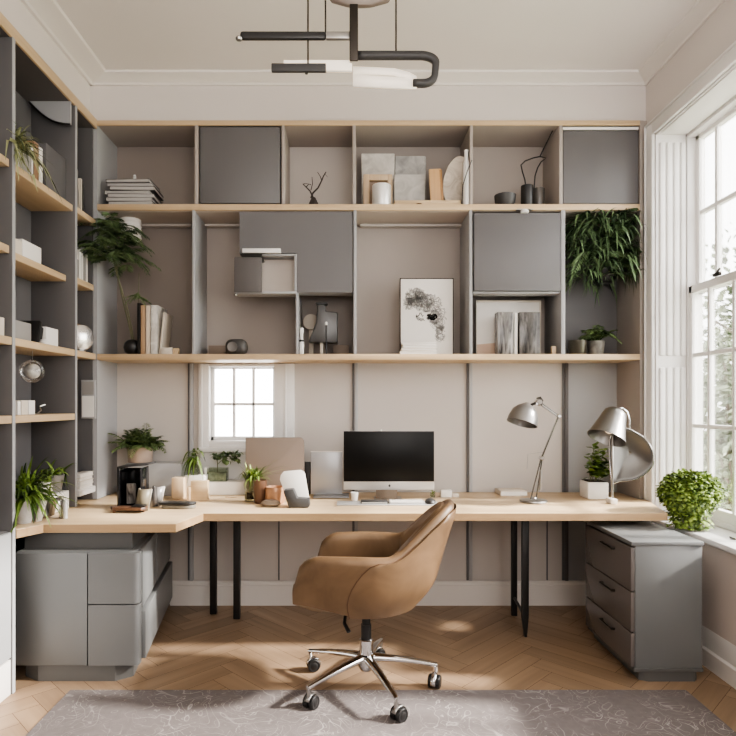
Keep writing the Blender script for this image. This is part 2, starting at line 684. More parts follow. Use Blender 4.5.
# cornice (one trim per wall)
prof = [(0, -.05), (.012, -.05), (.018, -.04), (.03, -.034), (.06, -.022), (.085, -.012), (.09, 0), (0, 0)]   # out from wall, down from ceiling
m = MB().prism([(BY - a, CZ + b) for a, b in reversed(prof)], LX, RX, 'X')
struct(m.build('trim_1', M_TRIM, angle=25), 'plaster cornice above the desk wall', 'cornice')
m = MB().prism([(LX + a * 1.5, CZ + b) for a, b in prof], FY, BY - .0, 'Y')
struct(m.build('trim_2', M_TRIM, angle=25), 'plaster cornice above the tall bookcase', 'cornice')
m = MB().prism([(RX - a, CZ + b) for a, b in reversed(prof)], FY, BY, 'Y')
struct(m.build('trim_3', M_TRIM, angle=25), 'plaster cornice above the sash window', 'cornice')

# skirting boards
skp = [(0, 0), (.02, 0), (.02, .13), (.014, .135), (.014, .15), (.006, .16), (0, .16)]
m = MB().prism([(3.985 - a, b) for a, b in reversed(skp)], -1.19, 1.77, 'X')
struct(m.build('baseboard_back', M_TRIM, angle=25), 'white skirting board under the desk', 'skirting board')
skr = [(0, 0), (.024, 0), (.024, .085), (.014, .095), (.014, .165), (.006, .19), (0, .19)]
m = MB().prism([(RX - a, b) for a, b in reversed(skr)], FY, BY - .02, 'Y')
struct(m.build('baseboard_right', M_TRIM, angle=25), 'tall white skirting board under the window sill', 'skirting board')

# dado paint below the sill
m = MB().box(RX - .004, RX, FY, BY - .02, .19, WZ0 - .05)
struct(m.build('trim_4', paint('dado_taupe', (206, 193, 184), .8, .03)), 'taupe painted wall panel below the sill', 'wall panel')

# ------------------------------------------------------------------ tall sash window
w1 = bpy.data.objects.new('window_1', None)
COL.objects.link(w1)
w1['_o'] = [0, 0, 0]
struct(w1, 'tall white sash window with garden trees behind', 'window')
m = MB()
cw, ct = .075, .022                                                     # casing width and thickness
m.box(RX - ct, RX, WY1 - .005, WY1 + cw, WZ0, WZ1 + cw, .006)
m.box(RX - ct, RX, WY0 - cw, WY0 + .005, WZ0, WZ1 + cw, .006)
m.box(RX - ct, RX, WY0, WY1, WZ1 - .005, WZ1 + cw, .006)
m.box(RX - ct - .01, RX, WY1 + cw - .012, WY1 + cw, WZ0, WZ1 + cw, .004)
m.box(RX - ct - .01, RX, WY0, WY1 + cw - .012, WZ1 + cw - .012, WZ1 + cw, .004)
m.build('casing', M_WHITE, w1)
m = MB()                                                                # reveal lining with fluted panels
m.box(RX, RX + .2, WY1 - .012, WY1, WZ0, WZ1).box(RX, RX + .2, WY0, WY0 + .012, WZ0, WZ1).box(RX, RX + .2, WY0, WY1, WZ1 - .012, WZ1)
for i in range(4):
    x = RX + .02 + i * .042
    m.box(x, x + .03, WY1 - .022, WY1 - .011, WZ0 + .05, 1.55, .004)
    m.box(x, x + .03, WY1 - .022, WY1 - .011, 1.62, WZ1 - .06, .004)
m.box(RX + .01, RX + .17, WZ0 * 0 + WY0 + .1, WY1 - .05, WZ1 - .02, WZ1 - .011, .004)
m.build('reveal', M_WHITE, w1)
m = MB().box(RX - .05, RX + .2, WY0 - .09, WY1 + .09, WZ0 - .028, WZ0, .008)
m.build('window_sill', M_WHITE, w1)
m = MB()                                                                # catch plate on the sill
m.lathe([(0, 0), (.014, 0), (.014, .003), (0, .004)], (1.89, 2.96, WZ0), 16)
m.tube([(1.89, 2.95, WZ0 + .005), (1.89, 2.985, WZ0 + .006)], .004, 6)
m.build('sill_catch', M_DKMET, w1)
ymuls = [3.375, 3.155, 2.94, 2.72]
sx = WXO


def sash(z0, z1, zm, x, name):
    m = MB()
    y0, y1 = 2.62, WY1 - .012
    m.box(x, x + .04, y1 - .05, y1, z0, z1, .004).box(x, x + .04, y0, y0 + .05, z0, z1, .004)
    m.box(x, x + .04, y0, y1, z0, z0 + .06, .004).box(x, x + .04, y0, y1, z1 - .045, z1, .004)
    for y in ymuls[:-1] + [2.9]:
        m.box(x + .005, x + .035, y - .011, y + .011, z0, z1, .003)
    for z in zm:
        m.box(x + .006, x + .034, y0, y1, z - .012, z + .012, .003)
    o = m.build(name, M_WHITE, w1)
    MB().box(x + .018, x + .022, y0 + .01, y1 - .01, z0 + .01, z1 - .01).build('pane', M_GLASS, o)
    return o


sash(1.985, WZ1 - .012, [2.46], sx + .042, 'sash')
sash(WZ0 + .03, 2.03, [1.205, 1.62], sx, 'sash')
m = MB()
m.box(sx - .008, sx + .085, WY1 - .03, WY1 - .012, WZ0, WZ1, .003).box(sx - .008, sx + .085, WY0, WY1, WZ0 + .0, WZ0 + .032, .004)
m.box(sx - .008, sx + .085, 2.53, 2.62, WZ0, WZ1, .006).box(sx - .008, sx + .085, WY0 + .012, WY0 + .06, WZ0, WZ1, .006)
m.box(sx - .008, sx + .1, WY0, WY1, WZ1 - .035, WZ1, .003)
m.build('window_frame', M_WHITE, w1)
m = MB()
m.box(sx, sx + .04, WY0 + .06, 2.53, WZ0 + .03, WZ0 + .09, .004).box(sx, sx + .04, WY0 + .06, 2.53, 1.98, 2.03, .004).box(sx, sx + .04, WY0 + .06, 2.53, WZ1 - .06, WZ1 - .012, .004)
for y in (1.88, 2.1, 2.32):
    m.box(sx + .005, sx + .035, y - .011, y + .011, WZ0 + .03, WZ1 - .02, .003)
o = m.build('sash', M_WHITE, w1)
MB().box(sx + .018, sx + .022, WY0 + .06, 2.53, WZ0 + .04, WZ1 - .02).build('pane', M_GLASS, o)
m = MB()
m.box(sx - .02, sx, 3.24, 3.30, 2.03, 2.05, .005).tube([(sx - .012, 3.27, 2.05), (sx - .02, 3.23, 2.062)], .006, 6)
m.build('sash_lock', M_DKMET, w1)

# ------------------------------------------------------------------ small window behind the desk
w2 = bpy.data.objects.new('window_2', None)
COL.objects.link(w2)
w2['_o'] = [0, 0, 0]
struct(w2, 'small white window behind the desk', 'window')
m = MB()
for (a, b, c, d) in ((BX0 - .06, BX0 + .012, BZ0 - .05, BZ1 + .017), (BX1 - .012, BX1 + .12, BZ0 - .05, BZ1 + .017), (BX0 + .012, BX1 - .012, BZ1 - .006, BZ1 + .017)):
    m.box(a, b, 3.972, 4.03, c, d, .006)
m.box(BX1 + .055, BX1 + .07, 3.965, 3.9715, BZ0 - .05, BZ1 + .015, .002).box(BX0 - .045, BX0 - .03, 3.965, 3.9715, BZ0 - .05, BZ1 + .015, .002)
m.build('casing', M_WHITE, w2)
MB().box(BX0 - .06, BX1 + .12, 3.95, 4.03, BZ0 - .07, BZ0 - .04, .006).build('window_sill', M_WHITE, w2)
MB().box(BX0 - .05, BX1 + .11, 3.985, 3.9995, .752, BZ0 - .071, .002).build('apron', M_WHITE, w2)
m = MB()
m.box(BX0, BX0 + .03, 4.04, 4.08, BZ0, BZ1, .004).box(BX1 - .03, BX1, 4.04, 4.08, BZ0, BZ1, .004)
m.box(BX0, BX1, 4.04, 4.08, BZ1 - .016, BZ1, .004).box(BX0, BX1, 4.04, 4.08, BZ0, BZ0 + .03, .004)
m.box(BX0, BX1, 4.045, 4.075, 1.322, 1.342, .003)
for i in (1, 2):
    x = BX0 + .03 + (BX1 - BX0 - .06) * i / 3
    m.box(x - .009, x + .009, 4.045, 4.075, BZ0, BZ1, .003)
o = m.build('sash', M_WHITE, w2)
MB().box(BX0 - .059, BX1 + .119, 3.975, 4.028, BZ0 - .0395, BZ0 + .004, .003).build('apron', M_WHITE, w2)
MB().box(BX0 + .01, BX1 - .01, 4.058, 4.062, BZ0 + .01, BZ1 - .01).build('pane', M_GLASS, o)

# ================================================================== SHELVING ON THE DESK WALL
YF, YB = 3.68, 4.0
ZU, ZM, ZT, DZ = 2.56, 1.64, 3.045, .75
XL, XR = -1.552, 1.779


def fx(x):
    return gx(x, YF)


sh = thing('shelving_unit', 'long grey built-in shelving with pale oak shelves across the desk wall', 'shelving unit', (0, 3.84, 0))
MB().box(XL, XR, YF + .012, YB, ZT, 3.073).build('top_board', M_TAUPE, sh)
MB().box(XL, XR, YF, YF + .0115, ZT - .002, 3.074, .002).build('edge_strip', M_OAK, sh)
MB().box(XL - .0, XR, YF, YB, ZU - .037, ZU, .003).build('shelf', M_OAK, sh)
MB().box(XL, XR, YF, YB, ZM - .036, ZM, .003).build('shelf', M_OAK, sh)
MB().box(XL, XR, YF + .02, YB, ZU - .0395, ZU - .0371).build('soffit', paint('soffit_taupe', (186, 174, 164), .6, .03, 4), sh)


def divider(x0, x1, z0, z1, mat=M_LGREY, yf=YF + .004):
    return MB().box(fx(x0), fx(x1), yf, YB, z0, z1, .0015).build('divider', mat, sh)


MB().box(XL - .022, XL, YF + .002, YB, DZ, ZT).build('side_panel', M_LGREY, sh)
MB().box(XR, XR + .022, YF + .002, YB, 0, 3.073).build('side_panel', M_TAUPE, sh)
MB().box(XR + .0225, RX - .001, YF + .006, YF + .018, .67, 3.073).build('filler_strip', M_TAUPE, sh)
z1, z0 = ZT, ZU
for a, b in ((194.5, 198), (281.5, 284.5), (352.5, 356), (470, 473), (559.5, 563)):
    divider(a, b, z0, z1, M_TAUPE)
for a, b in ((192, 194.5), (353.5, 356.5), (469.5, 472.5), (561.5, 565.5)):
    divider(a, b, ZM, ZU - .037, M_LGREY)
# back panels: one per bay
TP = M_TAUPE
TD = paint('taupe_panel_deep', (144, 134, 127), .6, .04, 4)
TL = paint('taupe_panel_pale', (196, 189, 183), .6, .03, 4)


def back(xa, xb, za, zb, mat):
    MB().box(xa, xb, YB, YB + .028, za, zb).build('back_panel', mat, sh)


bays = [XL - .02, fx(193.3), fx(283), fx(355), fx(471), fx(563.5), XR + .02]
um = [TD, M_GREY, TL, TP, TP, M_GREY]
for i in range(6):
    back(bays[i], bays[i + 1], ZU - .02, ZT + .01, um[i])
mm_ = [TD, TP, TP, TP, TP, M_GREY]
for i in range(6):
    back(bays[i], bays[i + 1], ZM - .02, ZU - .02, mm_[i])
lo_x = [XL - .02, gx(191, YB), gx(281, YB), gx(355, YB), gx(469, YB), gx(564.5, YB), XR + .02]
lm = [TL, TL, TL, TL, TL, M_LGREY]
for i in range(6):
    if i == 1:                                                           # panel cut around the small window
        back(lo_x[1], BX0 - .0, 0, ZM - .02, TL)
        back(BX1, lo_x[2], 0, ZM - .02, TL)
        back(BX0, BX1, 0, BZ0, TL)
        back(BX0, BX1, BZ1, ZM - .02, TL)
    else:
        back(lo_x[i], lo_x[i + 1], 0, ZM - .02, lm[i])
for x in lo_x[1:-1]:
    if x == lo_x[2]:
        continue
    MB().box(x - .004, x + .018, YB - .025, YB, .16, ZM - .036, .002).build('batten', M_LGREY if x < 1 else M_DGREY, sh)
    MB().box(x - .018, x - .004, YB - .012, YB, .16, ZM - .036).build('batten', M_GREY, sh)
for x in (279, 417, 547, 586):
    X = gx(x, YB)
    MB().box(X - .004, X + .004, YB - .006, YB, .16, .66).build('batten', M_GREY, sh)
# rails just under the upper shelf
MB().box(gx(200, 3.96), gx(350, 3.96), 3.94, 3.995, ZU - .057, ZU - .042, .002).build('rail', TL, sh)
MB().box(gx(124, 3.93), gx(190, 3.93), 3.94, 3.995, ZU - .057, ZU - .042, .002).build('rail', TL, sh)
MB().box(gx(360, 3.96), gx(468, 3.96), 3.94, 3.995, ZU - .057, ZU - .042, .002).build('rail', TL, sh)
# closed fronts in the upper row
MB().box(fx(200), fx(280), YF + .004, YF + .022, ZU + .006, ZT - .012, .003).build('cupboard_door', M_GREY, sh)
d = MB().box(fx(564), fx(640) - .004, YF + .012, YF + .03, ZU + .006, ZT - .03, .003).build('cupboard_door', M_GREY, sh)
MB().box(fx(563.5), fx(640) - .004, YF + .006, YF + .02, ZT - .026, ZT - .008, .004).build('light_rail', M_WHITE, sh)

# two cupboards fitted under the upper shelf
cb = thing('hanging_cupboard', 'grey handleless cupboard with an open notch, fitted under the upper shelf above the stone speaker', 'cupboard', (-.3, 3.8, 1.9))
zt, zb = gz(212, YF), gz(292.5, YF)
zn = gz(253.5, YF)
xa, xn, xb = fx(239.5), fx(297), fx(352.5)
poly = [(xn, zb), (xb, zb), (xb, zt), (xa, zt), (xa, zn), (xn, zn)]
MB().prism(poly, YF - .0, YF + .02, 'Y').build('door', M_GREY, cb, angle=25)
m = MB()
YE_ = YF + .10
m.box(xa, xa + .018, YF + .021, YE_, zn, zt).box(xa + .018, xn, YF + .021, YE_, zn, zn + .018)
m.box(xb - .018, xb - .001, YF + .021, YE_, zb, zt).box(xn + .018, xb - .018, YF + .021, YE_, zb, zb + .018).box(xn, xn + .018, YF + .021, YE_, zb, zn)
m.box(xn, xb - .001, YE_, YE_ + .01, zb, zt).box(xa, xn, YE_, YE_ + .01, zn, zt)
m.build('carcass', M_LGREY, cb)
nk = thing('niche_box', 'small open grey niche box hung in the notch of the wall cupboard', 'niche', (-.5, 3.8, 1.99))
x0, z0_, z1_ = fx(235.5), gz(294, YF), zn - .003
m = MB()
YN = YF + .11
m.box(x0, xn - .002, YF - .012, YN, z0_, z0_ + .014, .002).box(fx(262), xn - .017, YF, YN, z1_ - .01, z1_, .002)
m.box(xn - .016, xn - .002, YF, YN, z0_ + .0145, z1_, .002).box(x0, x0 + .014, YF - .01, YN, z0_ + .0145, gz(259, YF), .002)
m.build('shell', M_LGREY, nk)
MB().box(x0 + .015, xn - .017, YN - .012, YN, z0_ + .015, z1_ - .011).build('back_panel', paint('niche_back', (206, 196, 187), .6), nk)
MB().box(fx(243), fx(281), YF - .026, YF - .001, zn - .001, zn + .025, .002).build('ledge', M_WHITE, nk)
MB().box(x0 - .003, fx(262.5), YF - .03, YF - .014, gz(293, YF), gz(258.5, YF), .003).build('flap_door', M_DGREY, nk)
MB().box(x0 - .003, fx(262.5), YF - .012, YF + .1, gz(259, YF), gz(257.6, YF), .001).build('flap_lid', M_BLACK, nk)
m = MB().lathe([(0, 0), (.008, .004), (.01, .012), (0, .02)], (x0 + .004, YF - .022, z0_ - .018), 12)
m.build('stud', M_CHROME, nk)
# thin upright beside the niche
MB().box(fx(295.8), fx(298), YF - .0, YB, ZM, zb - .001, .0015).build('divider', M_LGREY, sh)

cb2 = thing('hanging_cupboard', 'plain grey square cupboard under the upper shelf above the smoky glass vases', 'cupboard', (.95, 3.8, 2.0))
zt2, zb2 = gz(213, YF), gz(291, YF)
MB().box(fx(474), fx(560.5), YF - .004, YF + .016, zb2, zt2, .003).build('door', M_GREY, cb2)
m = MB().box(fx(473.5), fx(561), YF + .017, YF + .1, zb2 - .012, zb2 - .0, .002)
m.box(fx(474), fx(476), YF + .017, YF + .1, zb2, zt2).box(fx(558.5), fx(560.5), YF + .017, YF + .1, zb2, zt2).box(fx(474), fx(560.5), YF + .1005, YF + .11, zb2 - .012, zt2)
m.build('carcass', M_LGREY, cb2)
# little spotlight on top of that cupboard
X, Y = gx(525, 3.66), 3.67
sp = thing('puck_light', 'small white puck light under the upper shelf above the square cupboard', 'light', (X, Y, zt2))
m = MB().lathe([(0, 0), (.022, 0), (.026, .01), (.02, .02), (0, .022)], (X, Y, ZU - .037 - .022), 20)
m.build('housing', M_WHITE, sp)
MB().box(X - .05, X + .05, Y - .012, Y + .012, ZU - .041, ZU - .037, .001).build('mount_plate', M_STEEL, sp)

# ================================================================== TALL BOOKCASE ON THE SIDE WALL
bc = thing('built_in_bookcase', 'tall dark grey built-in bookcase with pale oak shelves along the side wall', 'bookcase', (-1.7, 2.4, 0))
XF, XK = -1.552, -1.80
ys = [.9, 1.5, 2.12, 2.755, 3.386]
MB().box(XK, XF - .012, .9, YF - .002, 3.02, 3.073).build('top_board', M_DGREY, bc)
MB().box(XF - .0115, XF + .002, .9, YF - .002, 3.018, 3.074, .002).build('edge_strip', M_OAKY, bc)
DG2 = paint('bookcase_grey', (98, 96, 96), .55, .03, 4)
for i, y in enumerate(ys):
    MB().box(XK, XF - .0, y, y + .022, DZ + .002 if y > 3 else 0, 3.02, .0015).build('divider', DG2, bc)
    MB().box(XF - .0, XF + .003, y, y + .022, DZ + .002 if y > 3 else .002, 3.02).build('edge_strip', M_LGREY, bc)
MB().box(XK, XF - .022, YF - .016, YF - .0, DZ + .002, 3.02).build('end_panel', DG2, bc)
for i in range(5):
    y0 = ys[i] + .022
    y1 = ys[i + 1] if i < 4 else YF - .016
    MB().box(XK - .026, XK, ys[i], y1 + .01, 0 if i < 3 else .0, 3.05).build('back_panel', M_GREY, bc)
    for z, xi in ((2.456, .012), (2.06, .05 if i == 3 else .012), (ZM, 0), (1.28, 0)):
        if i == 4 and z in (2.456, 1.28):
            continue
        MB().box(XK, XF - xi, y0, y1, z - .036, z, .003).build('shelf', M_OAKY, bc)
    if i < 3:                                                                # closed base below desk height
        MB().box(XK, XF - .02, y0, y1, .73, .75, .002).build('shelf', DG2, bc)
        MB().box(XF - .02, XF - .002, y0 + .002, y1 - .002, .17, .745, .002).build('cupboard_door', M_LGREY, bc)
        MB().box(XF - .03, XF - .005, y0, y1, 0, .16, .003).build('plinth', M_TRIM, bc)
# curved valance panel in the top of the third bay
pl = [(-1.785, 3.019), (-1.556, 3.019), (-1.556, 2.89)]
for i in range(1, 8):
    u = i / 8
    pl.append((-1.556 - .229 * u, 2.89 + .125 * u - .035 * math.sin(PI * u)))
MB().prism(list(reversed(pl)), 3.34, 3.352, 'Y').build('valance', M_LGREY, bc, angle=25)
MB().tube([(-1.556 - .229 * i / 12, 3.337, 2.888 + .125 * i / 12 - .035 * math.sin(PI * i / 12)) for i in range(13)], .006, 6).build('valance_edge', M_BLACK, bc)
MB().box(XK + .002, -1.60, 3.16, 3.38, 2.457, 2.71, .003).build('inner_box', M_GREY, bc)

# ================================================================== DESK
dk = thing('corner_desk', 'long pale oak corner desk on black metal legs, wrapping along both shelving walls', 'desk', (.2, 3.6, 0))
zb = .706
poly = [(-.785, 3.205), (1.70, 3.215), (1.802, 3.62), (1.80, 3.672), (1.776, 3.672), (1.776, 3.968), (-1.55, 3.968), (-1.55, 3.66), (-1.795, 3.66), (-1.795, 2.79), (-1.552, 2.79), (-1.49, 2.915), (-.85, 2.925)]
MB().prism(poly, zb, DZ, 'Z', .004).build('desk_top', M_OAK, dk, angle=25)
m = MB()  # added thin strips that paint the front edges' shade as darker oak
for (a, b) in ((poly[-1], poly[0]), (poly[0], poly[1]), (poly[1], poly[2]), (poly[-2], poly[-1]), (poly[-3], poly[-2])):
    d_ = Vector((b[0] - a[0], b[1] - a[1], 0)).normalized()
    n_ = Vector((d_.y, -d_.x, 0)) * .0015
    m.prism([(a[0], a[1]), (a[0] + n_.x, a[1] + n_.y), (b[0] + n_.x, b[1] + n_.y), (b[0], b[1])], zb + .003, DZ - .003, 'Z')
m.build('dark_edge', M_OAKSHADE, dk, angle=0)


def dleg(x, y, w, foot=False):
    m = MB().box(x - w / 2, x + w / 2, y - .018, y + .018, .004, zb, .003)
    m.build('leg', M_BLACK, dk)


for (px, py, w) in ((213.5, 614, .04), (237, 619, .04)):
    Y = H * F / (py - CY)
    dleg(gx(px, Y), Y, w)
MB().box(-.90, -.66, 3.68, 3.80, zb - .008, zb, .001).build('leg_plate', M_BLACK, dk)
# trestle frame at the other end: thin rear post, broad front blade with a pointed foot
Yb = H * F / (616 - CY)
xb_ = gx(514, Yb)
m = MB().box(xb_ - .018, xb_ + .018, Yb - .012, Yb + .012, .004, zb, .003)
m.build('leg', M_BLACK, dk)
Yf = 3.43
xf_ = gx(524.5, Yf)
m = MB().prism([(xf_ - .018, .12), (xf_ - .002, 0.003), (xf_ + .012, .003), (xf_ + .022, .12), (xf_ + .024, zb), (xf_ - .016, zb)], Yf - .012, Yf + .012, 'Y', .003)
m.build('leg', M_BLACK, dk, angle=25)
MB().tube([(xf_ + .005, Yf + .01, .115), (xb_, Yb - .01, .115)], .009, 8).build('crossbar', M_BLACK, dk)
MB().box(xf_ - .05, xb_ + .05, Yf - .02, Yb + .02, zb - .008, zb, .001).build('leg_plate', M_BLACK, dk)

# ------------------------------------------------------------------ cabinet under the short arm of the desk
cl = thing('desk_cabinet', 'grey cabinet with one tall door and stacked drawers under the short desk arm', 'cabinet', (-1.3, 3.3, 0))
z0, z1 = .075, .62
A, B_, C_, D_ = (-1.545, 2.93), (-1.02, 2.93), (-1.175, 3.93), (-1.545, 3.93)


def rounded(pl, r=.05, at=1, n=6):
    out = []
    for i, p in enumerate(pl):
        if i != at:
            out.append(p)
            continue
        a, b, c = Vector(pl[i - 1]), Vector(p), Vector(pl[(i + 1) % len(pl)])
        u, v = (a - b).normalized(), (c - b).normalized()
        for k in range(n + 1):
            t = k / n
            q = b + u * r * (1 - t) ** 2 + v * r * t ** 2
            out.append((q.x, q.y))
    return out


MB().prism(rounded([(-1.61, 2.90), (-1.03, 2.90), (-1.19, 3.93), (-1.61, 3.93)]), z0, z1, 'Z').build('carcass', M_CAB, cl, angle=25)
MB().prism([(-1.6, 2.95), (-1.07, 2.95), (-1.2, 3.92), (-1.6, 3.92)], z1, zb - .001, 'Z').build('top_rail', M_PLINTH, cl, angle=25)
MB().prism([(-1.59, 2.94), (-1.50, 2.885), (-1.13, 2.885), (-1.06, 2.94), (-1.21, 3.9), (-1.59, 3.9)], 0, z0, 'Z').build('plinth', M_PLINTH, cl, angle=25)
X0, XM, X1 = -1.61, gx(87.5, 2.88), -1.03
MB().box(X0 + .002, XM - .003, 2.88, 2.899, z0 + .002, z1 - .004, .002).build('door', M_CAB, cl)
zs = gz(604.5, 2.88)
for a, b in ((z0 + .002, zs - .003), (zs + .003, z1 - .004)):
    pl = rounded([(XM + .003, 2.88), (X1 + .018, 2.88), (X1 + .010, 2.935), (XM + .003, 2.899)], .03, 1)
    MB().prism(pl, a, b, 'Z').build('drawer', M_CAB, cl, angle=25)
# two fronts on the long slanted side, split by a recessed grip line
dv = Vector((-.16, 1.03, 0)).normalized()
nv = Vector((dv.y, -dv.x, 0))
sd = Vector((-1.03, 2.90, 0))


def sidefront(t0, t1, za, zb_, th=.016):
    a, b = sd + dv * t0, sd + dv * t1
    c, e = b + nv * th, a + nv * th
    return MB().prism([(a.x, a.y), (e.x, e.y), (c.x, c.y), (b.x, b.y)], za, zb_, 'Z', .002)


sidefront(.06, .47, .33, z1 - .004).build('drawer', M_CAB, cl, angle=25)
sidefront(.48, 1.01, .33, z1 - .004).build('drawer', M_CAB, cl, angle=25)
sidefront(.06, 1.01, z0 + .002, .31, .03).build('drawer', M_CAB, cl, angle=25)
sidefront(.06, 1.01, .312, .328, .002).build('grip_recess', M_BLACK, cl, angle=25)

# ------------------------------------------------------------------ drawer unit under the other end of the desk
cr = thing('drawer_unit', 'grey drawer pedestal with three handled drawers between desk end and window', 'drawer unit', (1.51, 3.15, 0))
XA, XB, Y0, Y1, ZC = 1.345, 1.685, 2.87, 3.43, .674
MB().box(XA + .02, XB, Y0, Y1, .07, ZC - .018, .002).build('carcass', M_CAB, cr)
MB().box(XA, XB + .006, Y0 - .006, Y1, ZC - .018, ZC, .002).build('top', M_CAB, cr)
MB().prism([(XA + .05, Y0 + .03), (XA + .09, Y0 + .012), (XB - .03, Y0 + .012), (XB - .01, Y0 + .03), (XB - .01, Y1), (XA + .05, Y1)], 0, .07, 'Z').build('plinth', M_PLINTH, cr, angle=25)
MB().box(XA + .012, XB + .004, Y0 - .004, Y1, .052, .07, .002).build('base_rail', M_PLINTH, cr)
for a, b in ((.075, .235), (.241, .43), (.436, .645)):
    dr = MB().box(XA, XA + .019, Y0 + .003, Y1 - .003, a, b, .002).build('drawer', paint('drawer_front', (104, 98, 95), .25, .03), cr)
    zc = b - .045
    yc = (Y0 + Y1) / 2 - .03
    m = MB().tube([(XA + .002, yc - .07, zc), (XA - .016, yc - .07, zc), (XA - .016, yc + .07, zc), (XA + .002, yc + .07, zc)], .0055, 8)
    m.build('handle', M_DKMET, dr)

# ------------------------------------------------------------------ rug
m = MB().box(-1.30, 1.56, 1.2, 2.787, .0003, .006, .002)
rg = m.build('rug', rugmat())
tag(rg, 'mauve grey area rug with fine pale scrollwork under the chair', 'rug')

# ================================================================== OFFICE CHAIR (faces local +x)
ch = thing('office_chair', 'tan leather tub office chair on a chrome five star base with castors', 'chair', (.076, 2.817, 0), rz=R(171))
HW = .285


def upath(s):
    """plan outline of the tub: s 0..1 from one arm front round the back to the other; returns point, outward normal"""
    xf, xs, rb = .285, -.03, .265
    L1, L2 = xf - xs, PI * .5 * (HW + rb)
    T = 2 * L1 + L2
    d = s * T
    if d < L1:
        k = d / L1
        return Vector((xf - d, HW * (.93 + .07 * min(1, k * 1.5)), 0)), Vector((0, 1, 0))
    if d > L1 + L2:
        k = (T - d) / L1
        return Vector((xs + d - L1 - L2, -HW * (.93 + .07 * min(1, k * 1.5)), 0)), Vector((0, -1, 0))
    a = (d - L1) / L2 * PI
    e = 2.3
    ca, sa = math.cos(a), math.sin(a)
    q = Vector((xs - rb * abs(sa) ** (2 / e), HW * math.copysign(abs(ca) ** (2 / e), ca), 0))
    n = Vector((-math.copysign(abs(sa) ** (2 - 2 / e), 1) / rb, math.copysign(abs(ca) ** (2 - 2 / e), ca) / HW, 0)).normalized()
    return q, n


def smooth(a, b, t):
    t = min(1, max(0, (t - a) / (b - a)))
    return t * t * (3 - 2 * t)


def backness(s):
    return smooth(.27, .47, s if s <= .5 else 1 - s)


def htop(s):
    u = s if s <= .5 else 1 - s
    h = .672 + .208 * backness(s) + .008 * smooth(.02, .2, u)
    e = u / .075
    if e < 1:
        h -= .125 * (1 - math.sqrt(max(0, 1 - (1 - e) ** 2)))
    return h


def lean(z, s):
    b = backness(s)
    return Vector((-.12 * b * max(0, (z - .45) / .43) ** 1.15, 0, 0))


def zbot(s):
    u = s if s <= .5 else 1 - s
    return .462 - .05 * smooth(0, .26, u)


def tuck(z, s=.5):
    """how far the outer face pulls in toward the base"""
    t = max(0, (.56 - z) / .14)
    u = s if s <= .5 else 1 - s
    return (.015 + .055 * smooth(.12, .36, u)) * t * t


def outer(s, z, off=0.0):
    p, n = upath(s)
    ins = tuck(z, s)
    return p + n * (off - ins) + lean(z, s) + Vector((0, 0, z))


NS = 64
zb0 = .425
rows = []
wall = .055
for i in range(NS + 1):
    s = i / NS
    h = htop(s)
    p, n = upath(s)
    ring = []
    for k in range(9):
        z = zbot(s) + (h - .035 - zbot(s)) * (k / 8)
        ring.append(outer(s, z))
    for (o, dz) in ((-.006, -.014), (-.02, -.003), (-.028, 0), (-.038, -.003), (-.05, -.016)):
        ring.append(p + n * o + lean(h + dz, s) + Vector((0, 0, h + dz)))
    for k in range(7):
        z = h - .04 - (h - .04 - .45) * (k / 6)
        ring.append(p + n * (-wall) + lean(z, s) + Vector((0, 0, z)))
    rows.append(ring)
m = MB()
m.grid(rows, closed=False)
nr = len(rows[0])
for ring, rev in ((rows[0], False), (rows[-1], True)):                      # padded arm fronts
    c = sum(ring, Vector()) / nr
    prev = ring
    fr = Vector((1, 0, 0))
    for k, (sc, out) in enumerate(((.98, .003), (.8, .005), (.4, .005))):
        cur = [c + (p - c) * sc + fr * out for p in ring]
        q = [prev, cur] if not rev else [cur, prev]
        m.grid(q, closed=True)
        prev = cur
    m.add(prev, [tuple(range(nr)) if not rev else tuple(reversed(range(nr)))])
# seat pan underneath
under = []
cen = Vector((.03, 0, 0))
for i in range(NS + 1):
    p = outer(i / NS, zbot(i / NS))
    under.append([p, cen + (p - cen) * .75 + Vector((0, 0, -.012 + .1 * 0)) if False else Vector((cen.x + (p.x - cen.x) * .72, p.y * .72, .412)), Vector((cen.x + (p.x - cen.x) * .3, p.y * .3, .408))])
m.grid(under)
m.build('tub_shell', M_LEATHER, ch, local=True, angle=60)


def wline(s0, z):
    pass


# outer back panel: a separate skin whose edge sweeps from under the arm up to the top of the back
def sw(z):
    t = min(1, max(0, (z - .43) / .45))
    return .315 - .145 * math.sin(min(1, t * 1.0) * PI * .5) ** 1.0 + .0 if False else .335 - .19 * smooth(0, 1, t) * 1.0 + .03 * math.sin(t * PI)


rows, edge_a, edge_b = [], [], []
for k in range(15):
    t = k / 14
    row = []
    for j in range(41):
        u = -1 + 2 * j / 40
        zt = .418 + .452 * t
        s = .5 + u * sw(zt)
        hh = htop(s) - .022
        z = min(zt, hh)
        edge = min(1, (1 - abs(u)) * 12) if abs(u) > .9 else 1
        row.append(outer(s, z, .002 + .011 * edge ** .5 * (1 if t < .97 else .4)))
    rows.append(row)
    edge_a.append(row[0]); edge_b.append(row[-1])
m = MB().grid(rows)
o = m.build('back_panel', M_LEATHER, ch, local=True, angle=60)
for ed in (edge_a, edge_b):
    MB().tube(ed, .0025, 6).build('piping', paint('dark_leather', (92, 64, 42), .5), o, local=True)
